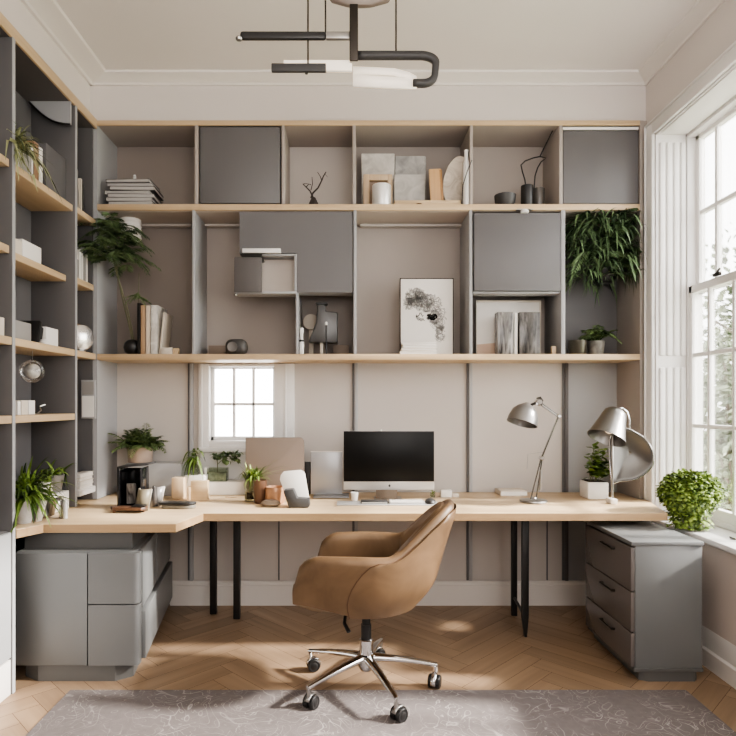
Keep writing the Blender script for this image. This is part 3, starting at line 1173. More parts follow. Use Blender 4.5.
# inner back pad
rows = []
for i in range(33):
    s = .30 + .40 * i / 32
    h = htop(s) - .012
    p, n = upath(s)
    f = math.sin(PI * i / 32) ** .45
    ring = []
    for k in range(9):
        z = .47 + (h - .47) * k / 8
        b = math.sin(PI * min(1, (k + .6) / 8.6)) ** .4 if k < 8 else .12
        ring.append(p + n * (-wall - .004 - .05 * f * b) + lean(z, s) + Vector((0, 0, z)))
    ring.append(p + n * (-wall + .006) + lean(h, s) + Vector((0, 0, h - .004)))
    rows.append(ring)
m = MB().grid(rows)
m.build('back_pad', M_LEATHER, ch, local=True, angle=70)
# seat cushion
m = MB()
pl = [(.275, -.2), (.275, .2), (-.17, .21), (-.22, .12), (-.22, -.12), (-.17, -.21)]
m.prism(pl, .43, .525, 'Z', .035, 4)
m.build('seat_cushion', M_LEATHER, ch, local=True, angle=60)
# mechanism
m = MB().box(-.08, .1, -.06, .06, .378, .408, .008)
m.build('tilt_plate', M_BLACK, ch, local=True)
m = MB().tube([(.06, .05, .39), (.08, .11, .385), (.075, .17, .36), (.05, .2, .335)], [.006, .006, .008, .009], 8)
m.build('tilt_lever', M_BLACK, ch, local=True)
m = MB().lathe([(.0, .21), (.024, .21), (.024, .3), (.02, .3), (.02, .39), (0, .39)], (0, 0, 0), 20)
m.build('gas_lift', M_BLACK, ch, local=True)
m = MB().lathe([(0, .085), (.03, .088), (.042, .11), (.046, .14), (.042, .16), (.033, .165), (.032, .228), (.028, .232), (0, .232)], (0, 0, 0), 28)
m.build('hub', M_CHROME, ch, local=True)
for k in range(5):
    a = R(3 + 72 * k - 171)
    d = Vector((math.cos(a), math.sin(a), 0))
    sdv = Vector((-d.y, d.x, 0))
    rows = []
    for i in range(11):
        t = i / 10
        r = .03 + .305 * t
        zc = .145 - .045 * t ** 1.4
        w = .026 * (1 - t) + .012 * t
        hh = .02 * (1 - t) + .009 * t
        ring = []
        for q in range(10):
            th = 2 * PI * q / 10
            ring.append(d * r + sdv * w * math.cos(th) + Vector((0, 0, zc + hh * math.sin(th))))
        rows.append(ring)
    m = MB().grid(rows, closed=True)
    m.add(rows[-1], [tuple(range(10))])
    lg = m.build('leg', M_CHROME, ch, local=True, angle=70)
    tip = d * .328
    sw_a = a + (R(65), R(-40), R(50), R(20), R(-70))[k]
    f = Vector((math.cos(sw_a), math.sin(sw_a), 0))
    g = Vector((-f.y, f.x, 0))
    m = MB()
    m.tube([tip + Vector((0, 0, .104)), tip + Vector((0, 0, .062))], .008, 10)
    rows = []
    for i in range(9):                                                    # hood over the wheels
        th = R(200 - 180 * i / 8)
        c = tip - f * .016 + Vector((0, 0, .031))
        p = c + f * math.cos(th) * .036 + Vector((0, 0, math.sin(th) * .036))
        rows.append([p - g * .012, p + g * .012])
    m.grid(rows)
    m.build('castor_fork', M_CHROME if k in (0, 2) else M_STEEL, lg, local=True, solid=.003)
    for sg in (-1, 1):
        m = MB()
        c = tip - f * .016 + g * sg * .017 + Vector((0, 0, .0315 if tip.y < 0 or True else 0))
        mat = Matrix(((f.x, 0, g.x, 0), (f.y, 0, g.y, 0), (0, 1, 0, 0), (0, 0, 0, 1)))
        zoff = .013 if (k in (1, 4, 2)) else .0
        m.lathe([(0, -.011), (.014, -.011), (.018, -.009), (.027, -.0105), (.0305, -.006), (.0305, .006), (.027, .0105), (.018, .009), (.014, .011), (0, .011)], c, 22, mat)
        m.build('wheel', M_BLACK, lg, local=True)

# ================================================================== PENDANT LIGHT
YP = 2.5


def P(x, y, Y=YP):
    return Vector((gx(x, Y), Y, gz(y, Y)))


pd = thing('pendant_light', 'black and silver looping bar pendant hanging from the ceiling on thin rods', 'pendant light', (P(358, 40).x, YP, P(358, 40).z))
pw = 4.1667e-3                                                              # one photograph pixel at that depth


def barx(x0, x1, y0, y1, ya, yb, bev=.004):
    return MB().box(gx(x0, YP), gx(x1, YP), ya, yb, gz(y1, YP), gz(y0, YP), bev)


barx(240, 326, 31.5, 39.5, YP - .008, YP + .016, .01).build('bar', M_BLACK, pd)
m = MB().lathe([(0, 0), (.012, .003), (.015, .01), (.012, .016), (0, .018)], P(239, 40) - Vector((0, 0, .004)), 12)
m.build('end_cap', M_STEEL, pd)
barx(326, 351, 32, 39, YP - .006, YP + .014, .003).build('bar', M_STEEL, pd)
barx(349.5, 358, 7, 63, YP - .022, YP - .009, .003).build('stem_plate', M_DKMET, pd)
barx(271.5, 326, 64, 72, YP - .008, YP + .01, .003).build('bar', M_CHAR, pd)
barx(326, 352, 64, 71.5, YP - .008, YP + .01, .003).build('bar', M_LED, pd)
barx(283, 350, 57, 63, YP + .02, YP + .035, .003).build('diffuser', M_LED, pd)


# looping end: a wide ribbon that runs along, turns down and doubles back
def ribbon(pts, y0, y1, th):
    rows = [[Vector((p.x, y0, p.z)), Vector((p.x, y1, p.z))] for p in pts]
    return MB().grid(rows)


pts = [P(358, 55)]
for i in range(12):
    pts.append(P(358 + 62 * (i + 1) / 12, 55))
for i in range(1, 9):
    a = R(90 - 90 * i / 8)
    pts.append(P(420 + 16 * math.cos(a), 63 - 8 * math.sin(a)))
for i in range(1, 7):
    pts.append(P(436 - 1.0 * i / 6, 63 + 11 * i / 6))
for i in range(1, 9):
    a = R(-90 * i / 8)
    pts.append(P(423 + 12 * math.cos(a), 74 - 9 * math.sin(a)))
for i in range(1, 3):
    pts.append(P(423 - 5 * i, 83))
ribbon(pts, YP - .008, YP + .016, .03).build('loop_bar', M_CHAR, pd, angle=50, solid=.027)
for pts in (((353, 73, 85), (375, 75, 86), (398, 76, 87), (417, 77, 87)), ((353, 63, 71), (375, 64, 71), (395, 65, 72), (410, 69, 78), (417, 73, 83))):
    rows = [[P(x, a), P(x, b)] for x, a, b in pts]
    for r_ in rows:
        for p in r_:
            p.y += .012 if pts[0][1] > 70 else .03
    MB().grid(rows).build('diffuser', M_LED, pd, angle=50, solid=.012)
# mount disc and rods
m = MB().lathe([(0, 0), (.06, .002), (.12, .02), (.13, .035), (.13, .05), (0, .05)], (gx(360, YP), YP, gz(7, YP)), 36, sy=.2)
m.build('mount_disc', paint('taupe_metal', (128, 117, 108), .5, metal=.3), pd)
MB().tube([(gx(360, YP), YP, gz(6, YP) + .04), (gx(360, YP), YP, CZ)], .012, 10).build('rod', M_DKMET, pd)
for x, y in ((308, 63), (325.5, 33), (396, 53)):
    MB().tube([P(x, y), (gx(x, YP), YP, CZ - .001)], .0035, 8).build('rod', M_DKMET, pd)
m = MB().lathe([(0, 0), (.006, 0), (.007, .008), (0, .01)], P(306.5, 74), 10)
m.build('screw_tip', M_DKMET, pd)

# ================================================================== THINGS ON THE UPPER SHELF
def bk(x0, x1, ytop, Y, zb, dep, mat, name, label, cat, group=None, bev=.002, page=None):
    """upright block whose front face spans columns x0..x1 and rises to row ytop at depth Y"""
    return single(MB().box(gx(x0, Y), gx(x1, Y), Y, Y + dep, zb + .0005, gz(ytop, Y), bev), name, mat, label, cat, group)


def lay_book(x0, x1, y0, y1, z0, z1, cover, label, group, name='book', cat='book', rz=0.0, pages=M_PAPER):
    """a book or magazine lying flat: cover and page block"""
    c = ((x0 + x1) / 2, (y0 + y1) / 2, z0)
    t = thing(name, label, cat, c, group, rz)
    if name == 'magazine':
        pages = paint('magazine_pages', (176, 172, 167), .7)
    w, d, h = (x1 - x0) / 2, (y1 - y0) / 2, z1 - z0
    k = min(.003, h * .2)
    m = MB().box(-w, w, -d, d, 0, k, .0006).box(-w, w, -d, d, h - k, h, .0006).box(-w, -w + .003, -d, d, 0, h, .0006)
    m.build('cover', cover, t, local=True)
    MB().box(-w + .004, w - .004, -d + .003, d - .004, k, h - k).build('pages', pages, t, local=True)
    return t


def up_book(x0, x1, y0, y1, z0, z1, cover, label, group=None, axis='X', tilt=0.0, pages=M_PAPER):
    """a book standing up; its spine faces -y (axis X: thickness along x) or +x (axis Y: thickness along y)"""
    t = thing('book', label, 'book', ((x0 + x1) / 2, (y0 + y1) / 2, z0), group)
    w, d, h = (x1 - x0) / 2, (y1 - y0) / 2, z1 - z0
    T = Matrix.Rotation(tilt, 4, 'Y' if axis == 'X' else 'X')
    if axis == 'X':
        k = min(.003, w * .3)
        m = MB().box(-w, -w + k, -d, d, 0, h, .0006, mat=T).box(w - k, w, -d, d, 0, h, .0006, mat=T).box(-w, w, -d, -d + .004, 0, h, .001, mat=T)
        m.build('cover', cover, t, local=True)
        MB().box(-w + k, w - k, -d + .004, d - .003, .003, h - .004, mat=T).build('pages', pages, t, local=True)
    else:
        k = min(.003, d * .3)
        m = MB().box(-w, w, -d, -d + k, 0, h, .0006, mat=T).box(-w, w, d - k, d, 0, h, .0006, mat=T).box(w - .004, w, -d, d, 0, h, .001, mat=T)
        m.build('cover', cover, t, local=True)
        MB().box(-w + .003, w - .004, -d + k, d - k, .003, h - .004, mat=T).build('pages', pages, t, local=True)
    return t


# stack of magazines
zs = [ZU]
spec = [(108, 153, 3.70, (70, 68, 68), 'dark'), (106, 151, 3.70, (176, 172, 168), 'pale'), (107, 153, 3.70, (92, 90, 90), 'grey'),
        (105, 150, 3.71, (190, 186, 180), 'pale'), (109, 154, 3.70, (60, 58, 58), 'black'), (107, 152, 3.71, (150, 146, 143), 'grey'), (106, 150, 3.70, (104, 100, 98), 'grey')]
ordn = ['lowest', 'second from the bottom', 'third from the bottom', 'middle one', 'third from the top', 'second from the top', 'topmost']
z = ZU + .0005
hs = [.026, .02, .026, .02, .026, .022, .022]
for i, (a, b, Y, c, w) in enumerate(spec):
    lay_book(gx(a, Y), gx(b, Y), Y, Y + .2, z, z + hs[i] - .0006, paint('magazine_cover_%d' % i, c, .4), '%s spined magazine, %s of the stack on the upper shelf' % (w, ordn[i]),
             'magazines stacked on the upper shelf', 'magazine', 'magazine', rz=R((-2, 1, 2, -1, 1.5, 0, -2)[i]))
    z += hs[i]
c = Vector((gx(133.5, 3.76), 3.78, z + .0005))
t = thing('figurine', 'tiny white figurine on top of the magazine stack', 'figurine', c)
MB().lathe([(0, 0), (.016, 0), (.014, .012), (.009, .03), (.01, .036), (0, .04)], c, 16).build('body', M_POTW, t)
MB().lathe([(0, .038), (.008, .041), (.009, .047), (.006, .053), (0, .055)], c, 14).build('head', M_POTW, t)

# twig sculpture
c = Vector((gx(313.5, 3.71), 3.715, ZU + .0005))
t = thing('twig_sculpture', 'dark branching twig ornament standing alone in a pale bay of the upper shelf', 'ornament', c)
m = MB().lathe([(0, 0), (.028, .0), (.03, .012), (.022, .03), (.012, .05), (0, .055)], c, 14)
m.build('base', M_BRANCH, t)
m = MB()


def q(x, y, Y=3.78):
    return Vector((gx(x, Y), Y, gz(y, Y)))


for pts, r in (([(311, 198), (313, 193), (318, 188), (322, 180), (323.5, 176), (326, 172)], .006), ([(313, 197), (310, 191), (306, 187), (303, 184)], .005),
               ([(322, 181), (320, 176), (317.5, 172)], .003), ([(306, 187), (309, 184), (311, 185)], .003), ([(303, 184), (306, 183.5), (311, 184.5)], .002), ([(311, 190), (312.5, 184), (312, 177)], .003), ([(324, 176), (325, 174), (327.5, 177)], .002)):
    m.tube([q(x, y, 3.715 + (.012 if y < 185 else 0)) for x, y in pts], [r * (1 - .6 * i / len(pts)) for i in range(len(pts))], 7)
m.build('branch', M_BRANCH, t)

# framed and stone slabs
Y = 3.80
bk(361.5, 394.5, 153.5, 3.86, ZU, .022, M_STONE, 'stone_panel', 'square pale stone panel leaning behind the small wooden frame', 'panel')
bk(394.8, 426.3, 155.5, 3.87, ZU, .022, M_STONE2, 'stone_panel', 'tall mottled grey stone panel behind the lower square slab', 'panel', bev=.012)
bk(394.3, 425, 174.5, 3.79, ZU, .025, marbled('mid_stone', (166, 163, 159), (198, 195, 190), 10, 1.2, .7), 'stone_panel', 'low square grey stone slab in front of the taller grey panel', 'panel')
t = thing('picture_frame', 'empty light wooden box frame behind the white cup', 'frame', (gx(378, 3.80), 3.81, ZU))
x0, x1, zt_ = gx(363.5, 3.79), gx(392.5, 3.79), gz(173.5, 3.79)
m = MB()
w = .038
m.box(x0, x0 + w, 3.80, 3.84, ZU + .0005, zt_, .002).box(x1 - w * .8, x1, 3.80, 3.84, ZU + .0005, zt_, .002).box(x0 + w, x1 - w * .8, 3.80, 3.84, zt_ - w, zt_, .002).box(x0 + w, x1 - w * .8, 3.80, 3.84, ZU + .0005, ZU + .02, .002)
m.build('frame', M_OAKZ, t)
MB().box(x0 + w, x1 - w * .8, 3.832, 3.838, ZU + .02, zt_ - w).build('backing', paint('frame_backing', (150, 132, 116), .8), t)
c = Vector((gx(381.5, 3.74), 3.742, ZU + .0005))
t = thing('cup', 'white cylindrical metal cup before the small wooden frame', 'cup', c)
r = (gx(391, 3.71) - gx(372, 3.71)) / 2
m = MB().lathe([(0, 0), (r * .95, 0), (r, .006), (r, .132), (r - .002, .134), (r - .006, .13), (r - .006, .02), (0, .02)], c, 30)
m.build('body', paint('white_metal', (222, 220, 216), .3, .02, metal=.3), t)
t = thing('tray', 'low wooden tray holding the oval plate and the thin book', 'tray', (gx(430, 3.72), 3.76, ZU))
x0, x1 = gx(394, 3.70), gx(461, 3.70)
m = MB().box(x0, x1, 3.70, 3.775, ZU + .0005, ZU + .012, .002).box(x0, x1, 3.70, 3.708, ZU + .012, ZU + .03, .002).box(x0, x1, 3.767, 3.775, ZU + .012, ZU + .03, .002).box(x0, x0 + .008, 3.70, 3.775, ZU + .012, ZU + .03, .002).box(x1 - .008, x1, 3.70, 3.775, ZU + .012, ZU + .03, .002)
m.build('tray_body', M_OAK, t)
MB().lathe([(0, 0), (.018, 0), (.02, .004), (0, .008)], (gx(419, 3.695), 3.697, ZU), 14).build('knob', M_BROWN, t)
T = Matrix.Translation((gx(438, 3.75), 3.755, ZU + .0128)) @ Matrix.Rotation(R(-3), 4, 'Y')
t = thing('board', 'narrow upright honey coloured wooden board beside the oval plate', 'board', (gx(436, 3.73), 3.74, ZU))
MB().box(-.045, .03, -.008, .008, 0, .23, .003, mat=T).build('panel', wood('honey_wood', (190, 150, 106), (214, 178, 134), 'Z'), t)
MB().box(.018, .036, -.0085, .0085, .004, .224, .003, mat=T).build('dark_edge', wood('dark_honey_wood', (160, 120, 80), (186, 146, 104), 'Z'), t)
# oval plate leaning
c = Vector((gx(456.5, 3.74), 3.745, (gz(157, 3.74) + ZU + .012) / 2))
rx_, rz_ = (gx(469.5, 3.74) - gx(443.5, 3.74)) / 2, (gz(156, 3.74) - ZU - .012) / 2
mat = Matrix(((1, 0, 0, 0), (0, 0, -1, 0), (0, 1, 0, 0), (0, 0, 0, 1)))
m = MB().lathe([(0, -.006), (.8, -.006), (1.0, .002), (.98, .006), (.8, 0), (0, 0)], (0, 0, 0), 40)
m.v = [mat @ Vector((p.x * rx_, p.y * rz_, p.z)) for p in m.v]
m.v = [c + Matrix.Rotation(R(8), 3, 'X') @ (Matrix.Rotation(R(10), 3, 'Y') @ p) for p in m.v]
single(m, 'oval_plate', marbled('plate_stone', (168, 156, 142), (206, 196, 182), 9, 2, .6), 'mottled beige oval plate standing on edge in the wooden tray', 'plate')
c = Vector((gx(466.2, 3.71), 3.71, ZU + .0005))
m = MB().lathe([(0, 0), (.018, 0), (.021, .01), (.021, .22), (.019, .26), (.012, .285), (.012, .33), (.016, .34), (.010, .34), (.009, .29), (0, .28)], c, 24)
single(m, 'bottle_vase', M_POTW, 'slim white bottle vase right beside the oval plate', 'vase')
m = MB().tube([q(462, 203.5, 3.684), q(463, 185, 3.683), q(467, 172, 3.676), q(472, 160, 3.67)], .003, 6)
m.lathe([(0, 0), (.008, 0), (.008, .003), (0, .004)], (gx(462, 3.686), 3.69, ZU + .0004), 12)
single(m, 'wire_stand', M_BLACK, 'thin curved black wire stand at the edge of the wooden tray', 'stand')

# bowl and vases with wires
c = Vector((gx(505.5, 3.75), 3.76, ZU + .0005))
m = MB().lathe([(0, 0), (.035, 0), (.045, .004), (.062, .035), (.067, .078), (.063, .08), (.056, .04), (.03, .012), (0, .012)], c, 30)
single(m, 'bowl', M_CHAR, 'dark grey round bowl beside the black cylinder vase', 'bowl')
c1 = Vector((gx(528, 3.74), 3.76, ZU + .0005))
t = thing('cylinder_vase', 'black cylinder vase holding tall bent wire stems', 'vase', c1)
MB().lathe([(0, 0), (.036, 0), (.038, .003), (.038, .138), (.034, .14), (.032, .13), (.032, .01), (0, .01)], c1, 26).build('body', M_BLACK, t)
m = MB()
YW = 3.76
for pts in ([(526, 190), (525, 180), (522.5, 172), (521, 165), (525, 161), (533, 158), (540, 156.5), (546, 158), (541, 162), (537.5, 168), (535, 176), (534, 190)], [(540, 156.5), (543, 150), (549, 138), (556, 124)]):
    m.tube([q(x, y, YW) for x, y in pts], .0042, 7)
m.build('wire_stem', M_BLACK, t)
c2 = Vector((gx(539.8, 3.80), 3.82, ZU + .0005))
t = thing('cylinder_vase', 'smoked glass cylinder vase next to the black one', 'vase', c2)
MB().lathe([(0, 0), (.034, 0), (.036, .003), (.036, .142), (.032, .142), (.032, .012), (0, .012)], c2, 26).build('body', paint('smoke_vase', (96, 92, 88), .15, .05), t)

# ================================================================== THINGS ON THE MIDDLE SHELF
# dark ball vase with tall feathery stems
c = Vector((gx(131, 3.74), 3.76, ZM + .0005))
t = thing('ball_vase', 'small round black ball vase with tall feathery palm stems rising over it', 'vase', c)
MB().lathe([(0, 0), (.025, .002), (.044, .018), (.052, .045), (.046, .072), (.03, .09), (.014, .096), (.012, .09), (0, .085)], c, 26).build('body', M_BLACK, t)
m, st = MB(), MB()
top = Vector((gx(119, 3.74), 3.76, gz(262, 3.74)))
pth = [c + Vector((0, 0, .09)), q(129, 325, 3.76), q(124, 305, 3.76), q(119.5, 285, 3.76), q(116, 262, 3.76), q(115, 248, 3.76)]
st.tube(pth, [.0045, .004, .004, .0035, .003, .003], 6)
st.tube([c + Vector((.01, 0, .09)), q(131, 325, 3.75), q(126, 303, 3.75), q(117, 275, 3.75), q(112, 252, 3.75)], [.0035] * 5, 6)
random.seed(11)
for k in range(84):
    base = pth[4] + Vector((rnd(-.09, .09), rnd(-.15, .0), rnd(-.03, .25)))
    az = rnd(-2.9, .3) if k % 3 else rnd(0, PI * 2)
    frond(m, base, az, rnd(.12, .25) if abs(math.cos(az)) > .5 else rnd(.07, .13), rnd(-.1, .9), rnd(.3, .8), 15, rnd(.045, .07), .003, .9)
m.v = [Vector((p.x, min(3.985, p.y), min(p.z, ZU - .04))) for p in m.v]
m.v = [Vector((max(p.x, -1.545) if p.y > 3.655 else p.x, p.y, p.z)) for p in m.v]
m.build('foliage', leafmat('palm_feather', (42, 60, 36), (122, 142, 98)), t, angle=0)
st.tube([q(138, 322, 3.77), q(138.5, 300, 3.77), q(139, 273, 3.77)], .002, 5)
st.build('stem', M_STEM, t)
m = MB()
for k in range(10):
    frond(m, q(138.5, 298 - k * 0.6, 3.75), -PI / 2 + rnd(-1.3, 1.6), rnd(.05, .09), rnd(-.6, .2), .5, 7, .025, .003, .8)
m.build('sprig', G_FERN, t, angle=0)
# ribbed white lantern hanging under the upper shelf
c = Vector((gx(130, 3.86), 3.87, gz(239, 3.86)))
t = thing('hanging_lantern', 'ribbed white drum lantern hanging under the upper shelf among the palm fronds', 'lantern', c)
prof = []
for i in range(15):
    prof.append((.064 + (.004 if i % 2 else 0) - .000 * i, .012 * i))
MB().lathe([(0.05, 0)] + prof + [(.05, .17), (.05, 0.002)], c, 30).build('shade', M_PAPER, t, angle=20)
MB().tube([c + Vector((0, 0, .16)), (c.x, c.y, ZU - .0375)], .003, 6).build('cord', M_BLACK, t)
MB().tube([c + Vector((-.05, 0, .165)), c + Vector((.05, 0, .165))], .003, 6).build('spider_bar', M_BLACK, t)

YB_ = 3.72
up_book(gx(137.2, YB_), gx(140.2, YB_), YB_, YB_ + .2, ZM + .0005, gz(303, YB_), M_BLACK, 'thin black book, first in the row beside the black ball vase', 'books on the middle shelf')
up_book(gx(140.6, YB_), gx(145.2, YB_), YB_, YB_ + .19, ZM + .0005, gz(305, YB_), wood('tan_spine', (150, 120, 92), (186, 156, 126), 'Z'), 'tan spined book between the black book and the white ones', 'books on the middle shelf')
up_book(gx(145.6, YB_), gx(150.2, YB_), YB_, YB_ + .19, ZM + .0005, gz(305.5, YB_), paint('cream_spine', (214, 200, 182), .5), 'cream spined book in the middle of the shelf row', 'books on the middle shelf')
up_book(gx(150.5, YB_), gx(157.5, YB_), YB_, YB_ + .19, ZM + .0005, gz(305, YB_), marbled('white_spine', (196, 192, 186), (228, 224, 218), 20, 1, .4), 'thick glossy white book in the shelf row', 'books on the middle shelf')
up_book(gx(158.6, YB_), gx(160.4, YB_), YB_ + .005, YB_ + .17, ZM + .0005, gz(312, YB_), M_CREAM, 'cream book leaning at the open end of the shelf row', 'books on the middle shelf', tilt=R(6))
m = MB().box(gx(161, 3.71), gx(172, 3.71), 3.71, 3.76, ZM + .0005, gz(347.5, 3.71), .002)
single(m, 'wooden_block', M_CREAM, 'flat cream block beside the leaning cream book', 'block')
m = MB().box(gx(172.4, 3.71), gx(178, 3.71), 3.715, 3.75, ZM + .0005, gz(348, 3.71), .003)
single(m, 'candle_box', M_OAK, 'tiny pale wooden box at the end beyond the cream block', 'box')

# grey stone speaker and box behind
c = Vector((gx(235.8, 3.74), 3.77, ZM + .0005))
t = thing('speaker', 'rounded dark grey stone-like speaker on the middle shelf', 'speaker', c)
w, h = (gx(247, 3.72) - gx(225, 3.72)) / 2, gz(338.5, 3.72) - ZM
MB().cbox(c + Vector((0, 0, h / 2)), (w * 2, .1, h), .04, seg=5).build('body', marbled('dark_stone', (56, 54, 52), (86, 83, 80), 12, .6, .5), t)
mm2 = Matrix(((1, 0, 0, 0), (0, 0, 1, 0), (0, 1, 0, 0), (0, 0, 0, 1)))
MB().lathe([(0, .0), (.024, 0), (.03, -.003), (.032, .002), (0, .004)], c + Vector((-.018, -.052, h * .48)), 24, mm2).build('cone', paint('speaker_cone', (112, 108, 104), .5), t)
bk(208.5, 226, 345.5, 3.85, ZM, .1, paint('brown_box', (132, 118, 106), .7), 'storage_box', 'low taupe box behind the stone speaker', 'box')

# compartment with the grey lamp object
c = Vector((gx(321, 3.78), 3.80, ZM + .0005))
t = thing('table_lamp', 'small lamp with a grey flared metal shade on a slim stand inside the compartment', 'lamp', c)
sx0 = MB().prism([(gx(308, 3.76), gz(342, 3.76)), (gx(337.5, 3.76), gz(343, 3.76)), (gx(338, 3.76), gz(312, 3.76)), (gx(325.5, 3.76), gz(311, 3.76)), (gx(325, 3.76), gz(304, 3.76)), (gx(317.5, 3.76), gz(304, 3.76)), (gx(316, 3.76), gz(322, 3.76)), (gx(312, 3.76), gz(333, 3.76))], 3.76, 3.86, 'Y', .008)
sx0.build('lamp_shade', paint('graphite', (84, 84, 84), .3, .05, metal=.5), t, angle=25)
MB().cbox((gx(321.3, 3.76), 3.81, gz(302.8, 3.76)), (.075, .07, .012), .003).build('cap', M_CHAR, t)
m = MB().tube([(gx(326.3, 3.74), 3.745, ZM + .001), (gx(326.3, 3.74), 3.745, gz(323, 3.74))], .004, 8)
m.build('stem', M_BLACK, t)
MB().lathe([(0, 0), (.007, 0), (.008, .012), (.006, .02), (0, .022)], (gx(326.3, 3.74), 3.745, gz(325, 3.74)), 12).build('switch', M_POTW, t)
MB().box(gx(320, 3.8), gx(323, 3.8), 3.795, 3.815, ZM + .0006, gz(342, 3.78), .002).build('pole', M_CREAM, t)
MB().lathe([(0, 0), (.045, 0), (.045, .006), (0, .008)], c, 24).build('base', M_CHAR, t)
c = Vector((gx(301.5, 3.73), 3.74, ZM + .0005))
t = thing('bottle', 'slim white bottle with dark bands by the compartment upright', 'bottle', c)
MB().lathe([(0, 0), (.013, 0), (.015, .004), (.015, .085), (.01, .1), (.009, .13), (.013, .14), (.012, .165), (0, .17)], c, 18).build('body', M_POTW, t)
MB().lathe([(.0155, .08), (.0162, .082), (.0162, .09), (.0155, .092)], c, 18).build('band', M_BLACK, t)
m = MB().lathe([(0, -.004), (.05, -.004), (.052, 0), (.05, .004), (0, .004)], Vector((gx(311, 3.93), 3.93, gz(322, 3.93))), 30, Matrix(((1, 0, 0, 0), (0, 0, 1, 0), (0, 1, 0, 0), (0, 0, 0, 1))))
m.cbox((gx(311, 3.93), 3.94, (ZM + gz(330, 3.93)) / 2), (.03, .012, gz(330, 3.93) - ZM), .002)
single(m, 'disc_ornament', M_CREAM, 'round beige disc ornament behind the grey flared lamp', 'ornament')
bk(333, 349, 345, 3.9, ZM, .06, paint('taupe_box', (146, 132, 120), .7), 'storage_box', 'low taupe box behind the grey flared lamp', 'box')


# artworks: ribbon drawings on flat sheets
def scribble(m, cx_, cz_, sx_, sz_, n, seed, y, wmin=.0006, wmax=.0013):
    rg = random.Random(seed)
    for _ in range(n):
        a0, r0 = rg.uniform(0, 6.28), rg.uniform(.15, 1)
        px_, pz_ = cx_ + math.cos(a0) * sx_ * r0 * .75, cz_ + math.sin(a0) * sz_ * r0 * .75
        ang = rg.uniform(0, 6.28)
        cur = rg.uniform(-.5, .5)
        w = rg.uniform(wmin, wmax)
        pts = []
        for i in range(rg.randint(8, 22)):
            pts.append((px_, pz_))
            ang += cur + rg.uniform(-.5, .5)
            px_ += math.cos(ang) * .008
            pz_ += math.sin(ang) * .008
            if (px_ - cx_) ** 2 / sx_ ** 2 + (pz_ - cz_) ** 2 / sz_ ** 2 > 1:
                ang += 1.6
                px_ = min(max(px_, cx_ - sx_ * 1.05), cx_ + sx_ * 1.05)
                pz_ = min(max(pz_, cz_ - sz_ * 1.05), cz_ + sz_ * 1.05)
        rows = []
        for i, (a, b) in enumerate(pts):
            p, n_ = pts[max(0, i - 1)], pts[min(len(pts) - 1, i + 1)]
            d = Vector((n_[0] - p[0], 0, n_[1] - p[1]))
            if d.length < 1e-6:
                d = Vector((1, 0, 0))
            d.normalize()
            s = Vector((-d.z, 0, d.x)) * w
            v = Vector((a, y, b))
            rows.append([v - s, v + s])
        m.grid(rows)


YA = 3.80
t = thing('art_print', 'large white art print with a black ink scribble drawing on the middle shelf', 'artwork', (gx(426, YA), YA, ZM))
x0, x1, zt_ = gx(400.3, YA), gx(453.2, YA), gz(278.5, YA)
MB().box(x0, x1, YA, YA + .016, ZM + .0005, zt_, .001).build('sheet', M_PAPER, t)
m = MB().box(x0 - .002, x0 + .003, YA - .002, YA + .018, ZM + .0005, zt_ + .002).box(x1 - .003, x1 + .002, YA - .002, YA + .018, ZM + .0005, zt_ + .002).box(x0 + .003, x1 - .003, YA - .002, YA + .018, zt_ - .003, zt_ + .002)
m.build('frame', M_BRANCH, t)
m = MB()
for (x, y, a, b, n, sd_) in ((416, 297, .065, .055, 70, 1), (428, 303, .085, .055, 80, 2), (438, 318, .05, .08, 60, 3), (409, 304, .035, .035, 26, 4), (440, 334, .03, .05, 22, 8)):
    scribble(m, gx(x, YA), gz(y, YA), a, b, n, sd_, YA - .0006)
m.build('drawing', paint('ink_wash', (158, 156, 153), .8), t, angle=0)
m = MB()
scribble(m, gx(432, YA), gz(317, YA), .032, .018, 12, 5, YA - .0012, .0015, .003)
scribble(m, gx(421, YA), gz(317, YA), .03, .025, 4, 6, YA - .0012, .0008, .0015)
m.build('dark_drawing', paint('black_ink', (40, 38, 37), .7), t, angle=0)
z = ZM + .0005
for i, (a, b, h) in enumerate(((400, 437, .022), (401.5, 436, .018), (403, 437, .018), (402, 436, .016))):
    lay_book(gx(a, 3.71), gx(b, 3.71), 3.705, 3.79, z, z + h - .0006, (M_PAPER, M_CREAM, M_PAPER, M_PAPER)[i],
             ('bottom', 'second from the bottom', 'third from the bottom', 'top')[i] + ' white booklet of the flat stack before the art print', 'booklets before the art print', 'booklet', 'booklet')
    z += h
YC = 3.86
t = thing('art_board', 'pale landscape art board behind the two smoky glass vases', 'artwork', (gx(508, YC), YC, ZM))
x0, x1, zt_ = gx(476.5, YC), gx(541, YC), gz(300.5, YC)
MB().box(x0, x1, YC, YC + .016, ZM + .0005, zt_, .001).build('sheet', M_PAPER, t)
m = MB().box(x0, x1, YC - .003, YC, zt_ - .012, zt_, .001).box(x1 - .01, x1, YC - .003, YC, ZM + .0005, zt_ - .012, .001)
m.build('frame', M_CREAM, t)
pl = []
for i in range(13):
    a = PI * (1 - i / 12 * .5)
    pl.append((gx(496, YC) + math.cos(a) * .001 - (0) + (0), 0))
xa_, xb_, zz = gx(476.8, YC), gx(497, YC), gz(343, YC)
poly = [(xa_, ZM + .001), (xb_, ZM + .001)] + [(xb_ - .02 * (1 - math.cos(i / 6 * PI / 2)) - 0, zz - .03 * (1 - math.sin(i / 6 * PI / 2))) for i in range(7)] + [(xa_, zz - .01)]
MB().prism(poly, YC - .0015, YC - .0003, 'Y').build('painted_shape', paint('blush', (206, 180, 160), .7), t)
